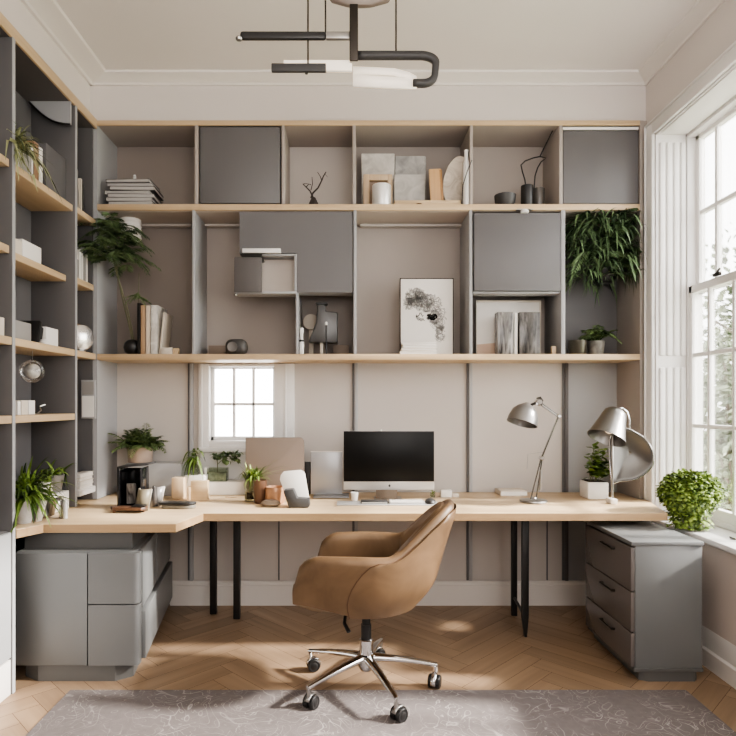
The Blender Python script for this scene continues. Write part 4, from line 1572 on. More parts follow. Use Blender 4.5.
for (a, b, yt, Y, mt, lb) in ((497.5, 513.5, 312, 3.74, M_SMOKE, 'streaked black and clear glass square vase before the pale art board'), (519.5, 540, 312, 3.74, M_SMOKE2, 'darker smoky square glass vase before the pale art board')):
    xa_, xb_, zt_ = gx(a, Y), gx(b, Y), gz(yt, Y)
    t = thing('glass_vase', lb, 'vase', ((xa_ + xb_) / 2, Y + .04, ZM))
    m = MB()
    zz = ZM + .0005
    m.box(xa_, xb_, Y, Y + .005, zz, zt_, .002).box(xa_, xb_, Y + .065, Y + .07, zz, zt_, .002).box(xa_, xa_ + .005, Y + .005, Y + .065, zz, zt_, .002).box(xb_ - .005, xb_, Y + .005, Y + .065, zz, zt_, .002)
    m.build('body', mt, t)
    MB().box(xa_ + .004, xb_ - .004, Y + .004, Y + .066, zz, zz + .018, .002).build('base', paint('glass_foot', (196, 192, 188), .2), t)
m = MB().box(gx(514.5, 3.75), gx(517.5, 3.75), 3.75, 3.765, ZM + .0005, gz(313, 3.75), .001)
single(m, 'card_strip', M_PAPER, 'narrow upright white card between the two smoky vases', 'card')
bk(552, 556, 346, 3.72, ZM, .03, M_OAKZ, 'peg', 'small wooden peg at the corner of the compartment with the smoky vases', 'peg')

# ------------------------------------------------------------------ plants in the end bay
c = Vector((gx(604, 3.82), 3.83, 2.10))
t = thing('hanging_plant', 'large dark hanging plant with strappy leaves under the upper shelf', 'plant', c)
m = MB().lathe([(0, 0), (.05, .0), (.075, .03), (.085, .09), (.08, .095), (.07, .09), (0, .08)], c, 24)
m.build('pot', M_BLACK, t)
m = MB()
for k in range(3):
    a = 2 * PI * k / 3
    m.tube([c + Vector((.08 * math.cos(a), .08 * math.sin(a), .09)), (c.x, c.y, ZU - .06)], .0025, 5)
m.tube([(c.x, c.y, ZU - .06), (c.x, c.y, ZU - .0375)], .004, 6)
m.build('hanger', M_BLACK, t)
random.seed(21)
m = MB()
for k in range(560):
    b = c + Vector((rnd(-.2, .2), rnd(-.15, .08), rnd(.02, .44)))
    az = math.atan2(b.y - c.y - .03, b.x - c.x) + rnd(-1, 1)
    strap(m, b, az, rnd(.1, .2), rnd(-.2, .9), rnd(.3, 1.1), rnd(.006, .011), .5, 6)
for k in range(40):
    frond(m, c + Vector((rnd(-.17, .17), rnd(-.14, .04), rnd(.1, .4))), rnd(0, 2 * PI), rnd(.14, .22), rnd(0, .8), rnd(.4, .9), 14, .07, .006, .8)
for k in range(26):
    b = c + Vector((-.08 + rnd(-.05, .05), -.05 + rnd(-.03, .03), rnd(-.03, .1)))
    strap(m, b, rnd(0, 2 * PI), rnd(.06, .1), rnd(-.9, .1), rnd(.6, 1.1), .007, .5, 5)
m.v = [Vector((min(1.772, max(fx(566.5), p.x)), min(3.99, p.y), min(ZU - .045, p.z))) for p in m.v]
m.build('foliage', G_DARK, t, angle=0)
c = Vector((gx(578, 3.74), 3.75, ZM + .0005))
t = thing('pot', 'dark bronze empty round pot beside the small grey potted fern', 'pot', c)
m = MB()
pot(m, c, .052, .06, .088)
m.build('body', paint('bronze_pot', (74, 70, 60), .3, .1, metal=.5), t)
c = Vector((gx(597, 3.78), 3.80, ZM + .0005))
t = thing('potted_fern', 'small drooping fern in a mottled grey pot on the middle shelf', 'plant', c)
m = MB()
pot(m, c, .045, .055, .09)
m.build('pot', marbled('mottled_grey', (96, 92, 86), (150, 146, 138), 16, 1, .6), t)
soil(c, .045, c.z + .078, t)
random.seed(5)
m = MB()
for k in range(36):
    frond(m, c + Vector((rnd(-.02, .02), rnd(-.02, .02), .085)), rnd(0, 2 * PI), rnd(.14, .24), rnd(.7, 1.4), rnd(.45, .8), 13, .04, .0045, .9)
m.v = [Vector((min(1.77, p.x), min(3.98, p.y), p.z)) for p in m.v]
m.build('foliage', G_FERN, t, angle=0)

# ================================================================== THINGS ON THE DESK
DT = DZ + .0006


def dY(y):
    return .583 * F / (y - CY)


# fern in a taupe pot on a grey box file
bk(126, 181, 463.5, 3.80, DZ, .15, M_LGREY, 'storage_box', 'long pale grey box on the desk carrying the taupe pot', 'box', bev=.004)
zbx = gz(463.5, 3.80) + .001
c = Vector((gx(138, 3.84), 3.88, zbx))
t = thing('potted_fern', 'bushy fern in a taupe pot at the back of the corner desk', 'plant', c)
m = MB()
r = 12.3 * 3.88 / F
pot(m, c, r * .95, r, .10)
m.build('pot', M_POTT, t)
soil(c, r * .88, c.z + .09, t)
random.seed(31)
m = MB()
for k in range(90):
    frond(m, c + Vector((rnd(-.05, .05), rnd(-.04, .04), .095)), rnd(0, 2 * PI), rnd(.12, .23), rnd(.4, 1.45), rnd(.2, .7), 11, .045, .007, .9)
m.v = [Vector((p.x, min(3.99, p.y), max(p.z, c.z + .02))) for p in m.v]
m.build('foliage', G_FERN, t, angle=0)

# glossy black open holder
Y = 3.36
t = thing('desk_organizer', 'glossy black upright open desk organizer below the taupe potted fern', 'organizer', (gx(132, Y), Y, DZ))
m = MB()
x0, x1, zt_ = gx(119, Y), gx(143, Y), gz(466, Y)
m.box(x0, x0 + .014, Y - .03, Y + .1, DT, zt_, .004).box(x1 - .01, x1, Y - .03, Y + .1, DT, zt_ - .01, .003).box(x0, x1, Y + .09, Y + .1, DT, zt_ - .02, .003).box(x0 + .014, x1 - .01, Y - .03, Y + .09, DT, DT + .014, .003)
m.build('body', paint('black_gloss', (26, 26, 28), .12), t)
m = MB().cbox((gx(135, Y), Y + .03, zt_ + .004), (.17, .13, .008), .002, (0, R(-5), 0))
m.build('lid', M_CHAR, t)
MB().cbox((gx(130, Y), Y + .02, gz(494, Y)), (.05, .01, .12), .003, (R(12), 0, R(20))).build('divider', M_SMOKE, t)
# rolled magazines beside it
for (xa, xb, yt, Y, mt, lb) in ((134, 148, 489.5, 3.25, paint('olive_cover', (124, 116, 98), .4), 'olive grey curled magazine leaning on the black organizer'),
                               (148.5, 161, 487, 3.40, M_SMOKE, 'glossy black and silver curled magazine behind the olive one')):
    xm = (gx(xa, Y) + gx(xb, Y)) / 2
    w = gx(xb, Y) - gx(xa, Y)
    t = thing('magazine', lb, 'magazine', (xm, Y, DZ), 'curled magazines on the desk')
    rows = []
    for i in range(12):
        a = R(-70 + 170 * i / 11)
        rows.append([Vector((xm + w * .5 * math.cos(a + PI / 2) - .01, Y + .05 - .05 * math.sin(a + PI / 2), DT)), Vector((xm + w * .5 * math.cos(a + PI / 2) + .012, Y + .05 - .05 * math.sin(a + PI / 2), gz(yt, Y)))])
    MB().grid(rows).build('cover', mt, t, angle=60, solid=.006)
    rows = [[p + Vector((0, .006, .001)) for p in r_] for r_ in rows]
    MB().grid([[r_[0], r_[1] - Vector((0, 0, .005))] for r_ in rows]).build('pages', M_PAPER, t, angle=60, solid=.004)
# phone stand in front
Y = dY(513)
t = thing('phone_stand', 'brown and black phone stand lying at the front of the short desk arm', 'stand', (gx(128, Y), Y, DZ))
x0, x1 = gx(110, Y), gx(146, Y)
m = MB().prism([(x0 - .01, Y + .03), (x0 + .02, Y - .01), (x1 - .02, Y - .025), (x1, Y + .0), (x1 - .01, Y + .06), (x0 + .05, Y + .07)], DT + .014, DT + .03, 'Z', .004)
m.build('top_plate', M_BROWN, t, angle=25)
MB().box(x0 + .016, x0 + .028, Y - .008, Y + .01, DT, DT + .0135, .001).build('foot', M_BROWN, t)
MB().box(x1 - .03, x1 - .018, Y + .02, Y + .05, DT, DT + .0135, .001).build('foot', M_BROWN, t)
MB().cbox((x1 - .04, Y + .012, DT + .036), (.07, .05, .01), .004).build('phone_rest', M_BLACK, t)
# wavy dark tray
Y = dY(508)
x0, x1 = gx(159, Y), gx(197, Y)
t = thing('wavy_tray', 'low wavy tray with a black top on the short desk arm', 'tray', ((x0 + x1) / 2, Y, DZ))
for (zb_, zt_, k, mt, nm, sh_) in ((0, .02, .9, paint('olive_tray', (120, 116, 106), .5), 'base', .004), (.0205, .034, 1.0, M_BLACK, 'top', -.004)):
    n = 24
    pl = [((x0 + x1) / 2 + sh_ + (x1 - x0) / 2 * k * math.cos(2 * PI * i / n), Y + .055 * k * math.sin(2 * PI * i / n) * (1 + .25 * math.cos(4 * PI * i / n + .6))) for i in range(n)]
    MB().prism(pl, DT + zb_, DT + zt_, 'Z', .004).build(nm, mt, t, angle=30)
# wood and white blocks
Y = 3.66
bk(171.5, 183.5, 478, 3.68, DZ, .07, M_OAKZ, 'wooden_block', 'tall pale wooden block beside the white cube', 'block', 'wooden blocks on the desk')
bk(184, 204, 476, 3.76, DZ, .1, M_PAPER, 'paper_cube', 'white paper cube behind the wooden blocks', 'cube')
Yb_ = 3.62
bk(190.5, 207.5, 481, Yb_, DZ, .045, M_OAK, 'wooden_block', 'wide pale wooden block standing before the white cube', 'block', 'wooden blocks on the desk')
bk(186.8, 190, 487, 3.61, DZ, .04, M_OAKZ, 'wooden_block', 'short pale wooden block at the edge of the wide block', 'block', 'wooden blocks on the desk')
bk(225, 237, 496.5, dY(497.5), DZ, .02, M_OAK, 'pencil_box', 'thin flat wooden strip on the desk before the white box', 'box')
zc = gz(476, 3.76) + .001
c = Vector((gx(194.5, 3.8), 3.81, zc))
t = thing('sprig_bottle', 'small glass bottle with trailing green sprigs on the white cube', 'plant', c)
MB().lathe([(0, 0), (.022, 0), (.026, .006), (.026, .05), (.014, .07), (.012, .085), (.009, .085), (.011, .068), (.022, .05), (.022, .01), (0, .008)], c, 18).build('bottle', M_GLASSG, t)
m = MB()
random.seed(41)
for k in range(40):
    strap(m, c + Vector((rnd(-.01, .01), rnd(-.01, .01), .085)), rnd(PI * .45, PI * 1.9), rnd(.08, .17), rnd(.3, 1.45), rnd(.5, 1.5), .008, .5, 7)
for k in range(24):
    strap(m, c + Vector((rnd(-.04, .03), rnd(-.02, .01), rnd(.11, .16))), rnd(0, 2 * PI), rnd(.05, .09), rnd(-.4, 1.3), rnd(.5, 1.2), .008, .5, 6)
m.build('foliage', G_MID, t, angle=0)
bk(205.5, 246, 482, 3.84, DZ, .12, M_PAPER, 'storage_box', 'low white box under the glass tank by the small window', 'box', bev=.003)
zc = gz(482, 3.84) + .001
x0, x1 = gx(204.5, 3.86), gx(226.5, 3.86)
t = thing('glass_tank', 'small rectangular glass tank on the low white box', 'tank', ((x0 + x1) / 2, 3.89, zc))
m = MB().box(x0, x1, 3.86, 3.864, zc, zc + .085, .001).box(x0, x1, 3.926, 3.93, zc, zc + .085, .001).box(x0, x0 + .004, 3.864, 3.926, zc, zc + .085, .001).box(x1 - .004, x1, 3.864, 3.926, zc, zc + .085, .001)
m.build('walls', M_GLASSG, t)
MB().box(x0 + .005, x1 - .005, 3.865, 3.925, zc, zc + .055, .002).build('filling', marbled('gravel_green', (130, 132, 118), (190, 190, 178), 30, .5, .6), t)
m = MB().box(x0 - .002, x0 + .014, 3.857, 3.933, zc, zc + .088, .001)
m.build('corner_post', M_PAPER, t)
c = Vector((gx(217, 3.88), 3.895, zc + .056))
m2 = MB()
m2.tube([c, c + Vector((0, 0, .06)), c + Vector((-.004, 0, .105))], .003, 6)
m2.tube([c + Vector((0, 0, .05)), c + Vector((.05, 0, .1)), c + Vector((.12, -.01, .105))], .002, 6)
m2.build('stem', M_STEM, t)
m = MB()
for k in range(26):
    leaf(m, c + Vector((-.01 + rnd(-.02, .02), rnd(-.01, .01), .10 + rnd(-.01, .01))), Vector((rnd(-1, 1), rnd(-.6, .3), rnd(-.6, .6))), Vector((0, 0, 1)), .03, .42)
m.build('dark_leaves', G_DARK, t, angle=0)
m = MB()
for k in range(50):
    u = rnd(0, 1)
    leaf(m, c + Vector((.03 + .11 * u, rnd(-.02, .02), .105 + rnd(-.03, .03))), Vector((rnd(-.6, 1), rnd(-.6, .3), rnd(-.7, .6))), Vector((0, 0, 1)), rnd(.03, .05), .36)
for k in range(14):
    strap(m, c + Vector((rnd(-.01, .02), 0, .08)), rnd(0, 2 * PI), rnd(.05, .1), rnd(.5, 1.4), .6, .007, .5, 6)
m.build('foliage', G_FERN, t, angle=0)

# taupe pin board with one rounded corner
Y = 3.80
t = thing('pin_board', 'taupe board with rounded corner standing on the desk before the small window', 'board', (gx(275, Y), Y, DZ))
x0, x1, zt_ = gx(245.5, Y), gx(304, Y), gz(437.5, Y)
pl = [(x0, DT), (x1, DT)] + [(x1 - .03 + .03 * math.cos(R(90 * i / 6)), zt_ - .03 + .03 * math.sin(R(90 * i / 6))) for i in range(7)] + [(x0, zt_)]
MB().prism(pl, Y, Y + .018, 'Y', .002).build('panel', paint('board_taupe', (146, 132, 122), .6, .04), t, angle=25)
MB().prism([(a, b) for a, b in pl], Y + .0185, Y + .026, 'Y').build('back_shell', M_CHAR, t, angle=25)
MB().box((x0 + x1) / 2 - .06, (x0 + x1) / 2 + .06, Y - .03, Y + .07, DT - .0003, DT + .006, .001).build('foot', M_CHAR, t)
bk(304.6, 310.5, 462, 3.86, DZ, .03, M_CHAR, 'pen_holder', 'narrow dark holder between the taupe board and the silver panel', 'holder')

# spider plant in a glass pot, brown tumbler, copper cup, pebble
c = Vector((gx(249.5, 3.58), 3.60, DT))
t = thing('potted_plant', 'small spider plant in a glass pot before the taupe board', 'plant', c)
m = MB()
r = 5.5 * 3.58 / F
m.lathe([(0, 0), (r * .9, 0), (r, .004), (r, .135), (r - .003, .135), (r - .003, .012), (0, .012)], c, 22)
m.build('pot', M_GLASSG, t)
m = MB().lathe([(0, .013), (r - .004, .013), (r - .004, .055), (0, .058)], c, 20)
m.build('soil', paint('bark_soil', (78, 56, 38), .9, .3, 50), t)
random.seed(52)
m = MB()
for k in range(95):
    strap(m, c + Vector((rnd(-.02, .05), rnd(-.02, .02), rnd(.12, .15))), rnd(0, 2 * PI), rnd(.09, .18), rnd(.3, 1.5), rnd(.2, .9), rnd(.005, .009), .6, 7)
for (az, L_, lf, dr) in ((-.1, .27, .72, .12), (.05, .24, .35, .12), (-.2, .33, .55, .3), (-.3, .3, .25, .1)):
    strap(m, c + Vector((.03, 0, .14)), az, L_, lf, dr, .006, .6, 9)
m.build('foliage', G_LIGHT, t, angle=0)
c = Vector((gx(260, 3.53), 3.53, DT))
m = MB()
r = 6.3 * 3.53 / F
m.lathe([(0, 0), (r * .85, 0), (r * .9, .004), (r * 1.1, .135), (r * 1.04, .135), (r * .8, .012), (0, .012)], c, 26)
single(m, 'tumbler', M_BROWN, 'dark brown wooden tumbler before the spider plant', 'tumbler')
c = Vector((gx(275, 3.52), 3.53, DT))
m = MB()
r = 10.3 * 3.49 / F
m.lathe([(0, 0), (r * .85, 0), (r, .014), (r * 1.0, .08), (r * .95, .095), (r * .9, .097), (r * .88, .09), (r * .9, .02), (0, .016)], c, 30)
single(m, 'cup', M_COPPER, 'pale copper cup between the brown tumbler and white note holder', 'cup')
c = Vector((gx(270.5, 3.42), 3.425, DT))
m = MB().lathe([(0, 0), (.045, .003), (.06, .014), (.05, .028), (.03, .036), (0, .038)], c, 26, sy=.6)
single(m, 'pebble', marbled('bronze_pebble', (128, 112, 96), (176, 160, 142), 8, .5, .25), 'smooth bronze pebble paperweight in front of the copper cup', 'paperweight')
Y = 3.385
x0, x1 = gx(284, Y), gx(310, Y)
t = thing('note_holder', 'dark grey curved holder with a big white sheet leaning back', 'holder', ((x0 + x1) / 2, Y, DZ))
pl = [(x0 + .03, DT), (x1 - .01, DT), (x1, DT + .012), (x1 - .004, DT + .05), (x0 + .075, DT + .055), (x0 + .055, DT + .105), (x0 + .002, DT + .1), (x0 + .0, DT + .09)]
MB().prism(pl, Y - .03, Y + .04, 'Y', .008).build('body', M_CHAR, t, angle=30)
pl = [(x0 - .033, .15 + DT), (x0 - .028, .175 + DT), (x0 - .01, .196 + DT), (x0 + .09, .205 + DT), (x0 + .11, .19 + DT), (x1 - .003, .012 + DT), (x0 + .02, .012 + DT)]
T = Matrix.Translation((0, Y + .05, DT)) @ Matrix.Rotation(R(-10), 4, 'X') @ Matrix.Translation((0, 0, -DT))
m = MB()
m.prism(list(reversed(pl)), 0, .012, 'Y', .002)
m.v = [T @ p for p in m.v]
m.build('sheet', M_PAPER, t, angle=25)
# slim silver panel
Y = 3.80
x0, x1 = gx(310.8, Y), gx(342.3, Y)
t = thing('display_panel', 'slim silver flat panel on a low grey base beside the computer', 'display', ((x0 + x1) / 2, Y, DZ))
MB().box(x0, x1, Y, Y + .012, DT + .012, gz(452, Y), .003).build('panel', paint('silver_sheet', (176, 177, 180), .35, .03, metal=.4), t)
MB().box(x0 + .02, gx(349, 3.72), 3.70, Y + .05, DT, DT + .012, .004).build('base', paint('base_grey', (140, 140, 142), .4, metal=.4), t)
m = MB().box(x0 - .001, x1 + .001, Y - .002, Y + .013, gz(452, Y), gz(451.3, Y), .001)
m.build('top_edge', M_PAPER, t)

# all-in-one computer
Y = 3.66
t = thing('desktop_computer', 'all-in-one desktop computer with black screen and silver chin on the desk', 'computer', (gx(389, Y), Y, DZ))
x0, x1, zt_, zs_, zb_ = gx(343.5, Y), gx(434.2, Y), gz(431, Y), gz(481.5, Y), gz(490, Y)
m = MB().box(x0, x1, Y, Y + .014, zb_, zt_, .005)
m.cbox(((x0 + x1) / 2, Y + .022, (zb_ + zt_) / 2 + .02), (.42, .03, .26), .014)
m.build('housing', M_SILVER, t)
MB().box(x0 + .001, x1 - .001, Y - .003, Y - .0002, zs_, zt_ - .001, .001).build('screen', M_SCREEN, t)
xc = gx(389.5, Y)
zc = (zs_ + zb_) / 2
MB().lathe([(0, -.001), (.007, -.001), (.007, .0), (0, .0)], (xc, Y - .0004, zc), 18, Matrix(((1, 0, 0, 0), (0, 0, 1, 0), (0, 1, 0, 0), (0, 0, 0, 1)))).tube([(xc, Y - .001, zc + .007), (xc + .003, Y - .001, zc + .012)], .0015, 6).build('logo', M_CHAR, t)
m = MB().box(gx(376, Y), gx(397.5, Y), Y + .016, Y + .03, DT + .006, zb_ + .05, .003)
m.build('stand', paint('stand_metal', (150, 136, 122), .3, metal=.5), t)
MB().box(gx(374, Y), gx(402, Y), Y - .06, Y + .09, DT, DT + .007, .003).build('stand_foot', paint('stand_metal'), t)
MB().lathe([(0, 0), (.004, 0), (.004, .008), (0, .009)], (xc - .05, Y + .006, zt_), 10).build('camera_bump', M_PAPER, t)
# desk mat, keyboard, notebook, mouse
m = MB().box(gx(337, 3.5), gx(438, 3.5), 3.435, 3.57, DT, DT + .006, .002)
single(m, 'desk_mat', paint('silver_mat', (182, 181, 180), .4, .02), 'thin silver grey mat on the desk before the computer', 'mat')
z = DT + .0066
t = thing('keyboard', 'white keyboard on the silver mat before the computer', 'keyboard', (gx(407, 3.5), 3.5, z))
x0, x1 = gx(389, 3.5), gx(424, 3.5)
MB().box(x0, x1, 3.455, 3.55, z, z + .009, .003).build('case', M_SILVER, t)
m = MB()
for r_ in range(5):
    for c_ in range(12):
        a = x0 + .006 + c_ * (x1 - x0 - .012) / 12
        m.box(a, a + (x1 - x0 - .012) / 12 - .002, 3.459 + r_ * .0178, 3.459 + r_ * .0178 + .0155, z + .0091, z + .012)
m.build('keys', M_PAPER, t, angle=0)
lay_book(gx(361, 3.5), gx(387.5, 3.5), 3.46, 3.55, z, z + .011, M_CHAR, 'small dark grey notebook lying on the silver mat', None, 'notebook', 'notebook')
c = Vector((gx(430.5, 3.48), 3.49, z))
m = MB().lathe([(0, 0), (.028, 0), (.032, .006), (.028, .018), (.014, .026), (0, .028)], c, 24, sy=1.5)
single(m, 'computer_mouse', M_CHAR, 'dark grey computer mouse at the end of the silver mat', 'mouse')
c = Vector((gx(354.5, 3.62), 3.62, DT))
m = MB()
pot(m, c, .018, .024, .05, .003, 20)
single(m, 'paper_cup', M_POTW, 'tiny white cup under the corner of the computer screen', 'cup')
c = Vector((gx(433, 3.72), 3.74, DT))
t = thing('potted_sprig', 'tiny green sprig in a small glass beside the computer', 'plant', c)
MB().lathe([(0, 0), (.014, 0), (.016, .004), (.017, .03), (.014, .03), (.013, .006), (0, .006)], c, 16).build('pot', M_GLASSG, t)
m = MB()
for k in range(14):
    strap(m, c + Vector((0, 0, .02)), rnd(0, 2 * PI), rnd(.03, .06), rnd(.6, 1.4), .4, .004, .5, 5)
m.build('foliage', G_LIGHT, t, angle=0)
bk(441, 452, 490.5, 3.74, DZ, .05, M_PAPER, 'note_block', 'small white note block on the desk right of the computer', 'notes')
bk(452.5, 459, 494, 3.74, DZ, .05, M_CREAM, 'note_block', 'lower cream note block just past the white one', 'notes')
lay_book(gx(500, 3.82), gx(527, 3.82), 3.80, 3.95, DT, DT + .03, M_CREAM, 'cream book lying flat behind the base of the articulated lamp', None)

# ------------------------------------------------------------------ articulated desk lamp
YL = 3.56


def L(x, y, Y=YL):
    return Vector((gx(x, Y), Y, gz(y, Y)))


bc_ = Vector((gx(534, 3.55), 3.56, DT))
t = thing('desk_lamp', 'articulated chrome desk lamp with grey dome shade on the desk', 'lamp', bc_)
MB().lathe([(0, 0), (.074, 0), (.08, .006), (.078, .014), (.02, .022), (.014, .03), (0, .03)], bc_, 36).build('base', M_STEEL, t)
ARM = metal('dark_chrome', (120, 119, 117), .22)
j0, j1, j2, j3 = L(537, 497), L(541.5, 458), L(558.5, 416), L(538.5, 402)
for o in (-.012, .012):
    off = Vector((0, o, 0))
    MB().tube([bc_ + Vector((.0 + (-.02 if o < 0 else .02), o, .02)), j1 + off + Vector((-.006 if o < 0 else .008, 0, 0))], .0042, 8).build('lower_arm', ARM, t)
    MB().tube([j1 + off + Vector((o * .5, 0, 0)), j2 + off + Vector((o * .5, 0, 0))], .0038, 8).build('middle_arm', ARM, t)
    MB().tube([j2 + off + Vector((0, 0, -.01 if o < 0 else .008)), j3 + off + Vector((0, 0, -.01 if o < 0 else .008))], .0035, 8).build('upper_arm', ARM, t)
ymat = Matrix(((1, 0, 0, 0), (0, 0, 1, 0), (0, 1, 0, 0), (0, 0, 0, 1)))
for j, r in ((j1, .014), (j2, .013), (j3, .022)):
    MB().lathe([(0, -.02), (r * .7, -.02), (r, -.012), (r, .012), (r * .7, .02), (0, .02)], j, 18, ymat).build('joint', M_CHROME, t)
MB().tube([j3 + Vector((-.014, -.01, .02)), j3 + Vector((.008, -.01, .028)), j3 + Vector((.02, -.012, .01)), j3 + Vector((.012, -.012, -.02))], .006, 8).build('swivel', M_DKMET, t)
MB().tube([L(543, 452), L(528, 454), L(527, 469)], .0022, 6).build('hook_wire', M_STEEL, t)
MB().tube([L(541, 470, 3.545), L(540, 490, 3.545)], .0075, 8).build('spring', M_STEEL, t)
ax = (L(520.5, 428) - L(534, 404)).normalized()
ax = Vector((-.30, -.18, -.93)).normalized()
zq = Vector((0, 0, -1)).rotation_difference(ax).to_matrix().to_4x4()
apex = L(526.5, 406)
prof = [(.012, .02), (.022, .012), (.05, -.006), (.074, -.035), (.086, -.075), (.09, -.11), (.087, -.11), (.083, -.075), (.07, -.036), (.045, -.008), (0, .004)]
MB().lathe(list(reversed(prof)), apex, 36, zq).build('lamp_shade', paint('shade_grey', (142, 140, 138), .28, .03, metal=.7), t)
MB().lathe([(0, -.015), (.02, -.02), (.03, -.05), (.018, -.075), (0, -.08)], apex, 18, zq).build('bulb', M_COPPER, t)
MB().tube([apex + Vector((.01, 0, 0)), j3], .008, 8).build('neck', M_DKMET, t)

# potted plant and sculptural lamp at the desk end
x0, x1 = gx(588, 3.66), gx(609, 3.66)
t = thing('potted_plant', 'leafy small plant in a square white pot at the window end of the desk', 'plant', ((x0 + x1) / 2, 3.72, DZ))
zt_ = gz(482.5, 3.66)
m = MB().box(x0, x1, 3.66, 3.80, DT, zt_, .008)
m.build('pot', M_POTW, t)
MB().box(x0 + .01, x1 - .01, 3.67, 3.79, zt_ + .0003, zt_ + .003).build('soil', M_SOIL, t)
m, st = MB(), MB()
random.seed(63)
cc = Vector(((x0 + x1) / 2, 3.73, zt_))
for k in range(14):
    e = cc + Vector((rnd(-.07, .12), rnd(-.08, .05), rnd(.06, .22)))
    b = cc + Vector((rnd(-.03, .03), rnd(-.02, .02), 0))
    st.tube([b, b.lerp(e, .5) + Vector((0, 0, .02)), e], .002, 5)
    for i in range(11):
        p = b.lerp(e, .2 + .8 * i / 10)
        leaf(m, p, Vector((rnd(-1, 1), rnd(-1, .6), rnd(-.2, .7))), Vector((0, 0, 1)), rnd(.04, .065), .3)
m.build('foliage', G_MID, t, angle=0)
st.build('stem', M_STEM, t)

YS = 3.50
bx = gx(614, YS)
t = thing('sculptural_lamp', 'sculptural lamp with grey cone shade and large metal reflector disc', 'lamp', (bx, YS + .01, DZ))
MB().box(gx(609.5, YS), gx(616, YS), YS - .02, YS + .05, DT, DT + .03, .003).build('base', M_PAPER, t)
MB().tube([(bx, YS + .02, DT + .03), (bx, YS + .02, gz(432, YS))], .0065, 10).build('pole', M_STEEL, t)
# cone shade, mouth down and toward the room
axs = Vector((-.42, -.25, -.87)).normalized()
zq = Vector((0, 0, -1)).rotation_difference(axs).to_matrix().to_4x4()
ap = Vector((gx(616, YS), YS, gz(411, YS)))
k = YS / F
prof = [(0, .012), (.04, .008), (.062, -.012), (.07, -.04), (.078, -.075), (.094, -.135), (.108, -.18), (.104, -.18), (.09, -.135), (.073, -.075), (.064, -.04), (.05, -.012), (0, -.002)]
MB().lathe(list(reversed(prof)), ap, 40, zq).build('lamp_shade', metal('satin_metal', (142, 140, 138), .32), t)
MB().lathe([(0, -.03), (.022, -.04), (.03, -.09), (.02, -.14), (0, -.15)], ap, 16, zq).build('bulb', M_LED, t)
# curved hoop from the shade to the disc
pts = [Vector((gx(x, YS), YS + .02, gz(y, YS))) for x, y in ((618, 409), (624, 408), (628.5, 412), (631, 420), (631, 430))]
MB().tube(pts, .006, 8).build('bracket', M_CHROME, t)
# reflector: shallow leaf-shaped dish facing the desk
cxd, czd = gx(632, YS), gz(455, YS)
m = MB()
n = 40
outl = []
for x, y in ((612, 442), (613.5, 481), (622, 482), (634, 480.5), (644, 475), (651, 468), (653.5, 460), (652, 449), (646, 439), (638, 433), (628, 428), (621, 428.5), (616, 433)):
    outl.append(Vector((gx(x, YS), 0, gz(y, YS))))
cen = sum(outl, Vector()) / len(outl)
dense = []
for i in range(len(outl)):
    p0, p1, p2, p3 = outl[i - 1], outl[i], outl[(i + 1) % len(outl)], outl[(i + 2) % len(outl)]
    for j in range(5):
        u = j / 5
        dense.append(.5 * ((2 * p1) + (p2 - p0) * u + (2 * p0 - 5 * p1 + 4 * p2 - p3) * u * u + (3 * p1 - p0 - 3 * p2 + p3) * u ** 3))
rows = []
for j in range(9):
    f = 1 - j / 8
    rows.append([cen + (p - cen) * max(f, .01) + Vector((0, YS + .03 + .05 * (1 - f * f), 0)) for p in dense])
m.grid(rows, closed=True)
# turn the dish a little toward the camera side
rot = Matrix.Translation((bx, YS + .03, 0)) @ Matrix.Rotation(R(-10), 4, 'Z') @ Matrix.Translation((-bx, -YS - .03, 0))
m.v = [rot @ p for p in m.v]
m.build('reflector', metal('satin_metal_dark', (112, 110, 107), .38), t, angle=60, solid=.005)
MB().tube([rot @ (p + Vector((0, YS + .03, 0))) for p in dense], .0035, 6, closed=True).build('rim', M_CHROME, t)

# round bushy plant on the window sill
c = Vector((1.84, 3.235, WZ0 + .001))
t = thing('potted_bush', 'round bushy green plant spilling over its pot on the window sill', 'plant', c)
m = MB()
pot(m, c, .05, .06, .085)
m.build('pot', M_POTW, t)
random.seed(71)
m = MB()
cb_ = Vector((1.838, 3.235, .845))
bush(m, cb_, (.165, .135, .125), 6500, .021, .42, .62, .45)
for p in m.v:
    if p.z < cb_.z:
        f_ = 1 - .26 * min(1, (cb_.z - p.z) / .13)
        p.x = cb_.x + (p.x - cb_.x) * f_ - .02 * (1 - f_)
        p.y = cb_.y + (p.y - cb_.y) * f_
for k in range(500):
    a = rnd(PI * .8, PI * 1.7)
    p = cb_ + Vector((math.cos(a) * rnd(.05, .12) - .0, math.sin(a) * rnd(.05, .11), rnd(-.17, -.05)))
    leaf(m, p, Vector((math.cos(a) * .7, math.sin(a) * .7, rnd(-1, .1))), Vector((0, 0, 1)), rnd(.018, .028), .42)
m.v = [Vector((min(2.0, p.x), min(p.y, 3.55), max(p.z, WZ0 + .006 if p.x > 1.77 else p.z))) for p in m.v]
m.build('foliage', G_LIGHT, t, angle=0)

# ================================================================== THINGS IN THE TALL BOOKCASE
def bx3(xa, xb, ya, yb, za, zb, name, mat, label, cat, group=None, bev=.002):
    return single(MB().box(xa, xb, ya, yb, za, zb, bev), name, mat, label, cat, group)


ZA, ZB, ZC_, ZD = 2.4566, 2.0606, ZM + .0006, 1.2806
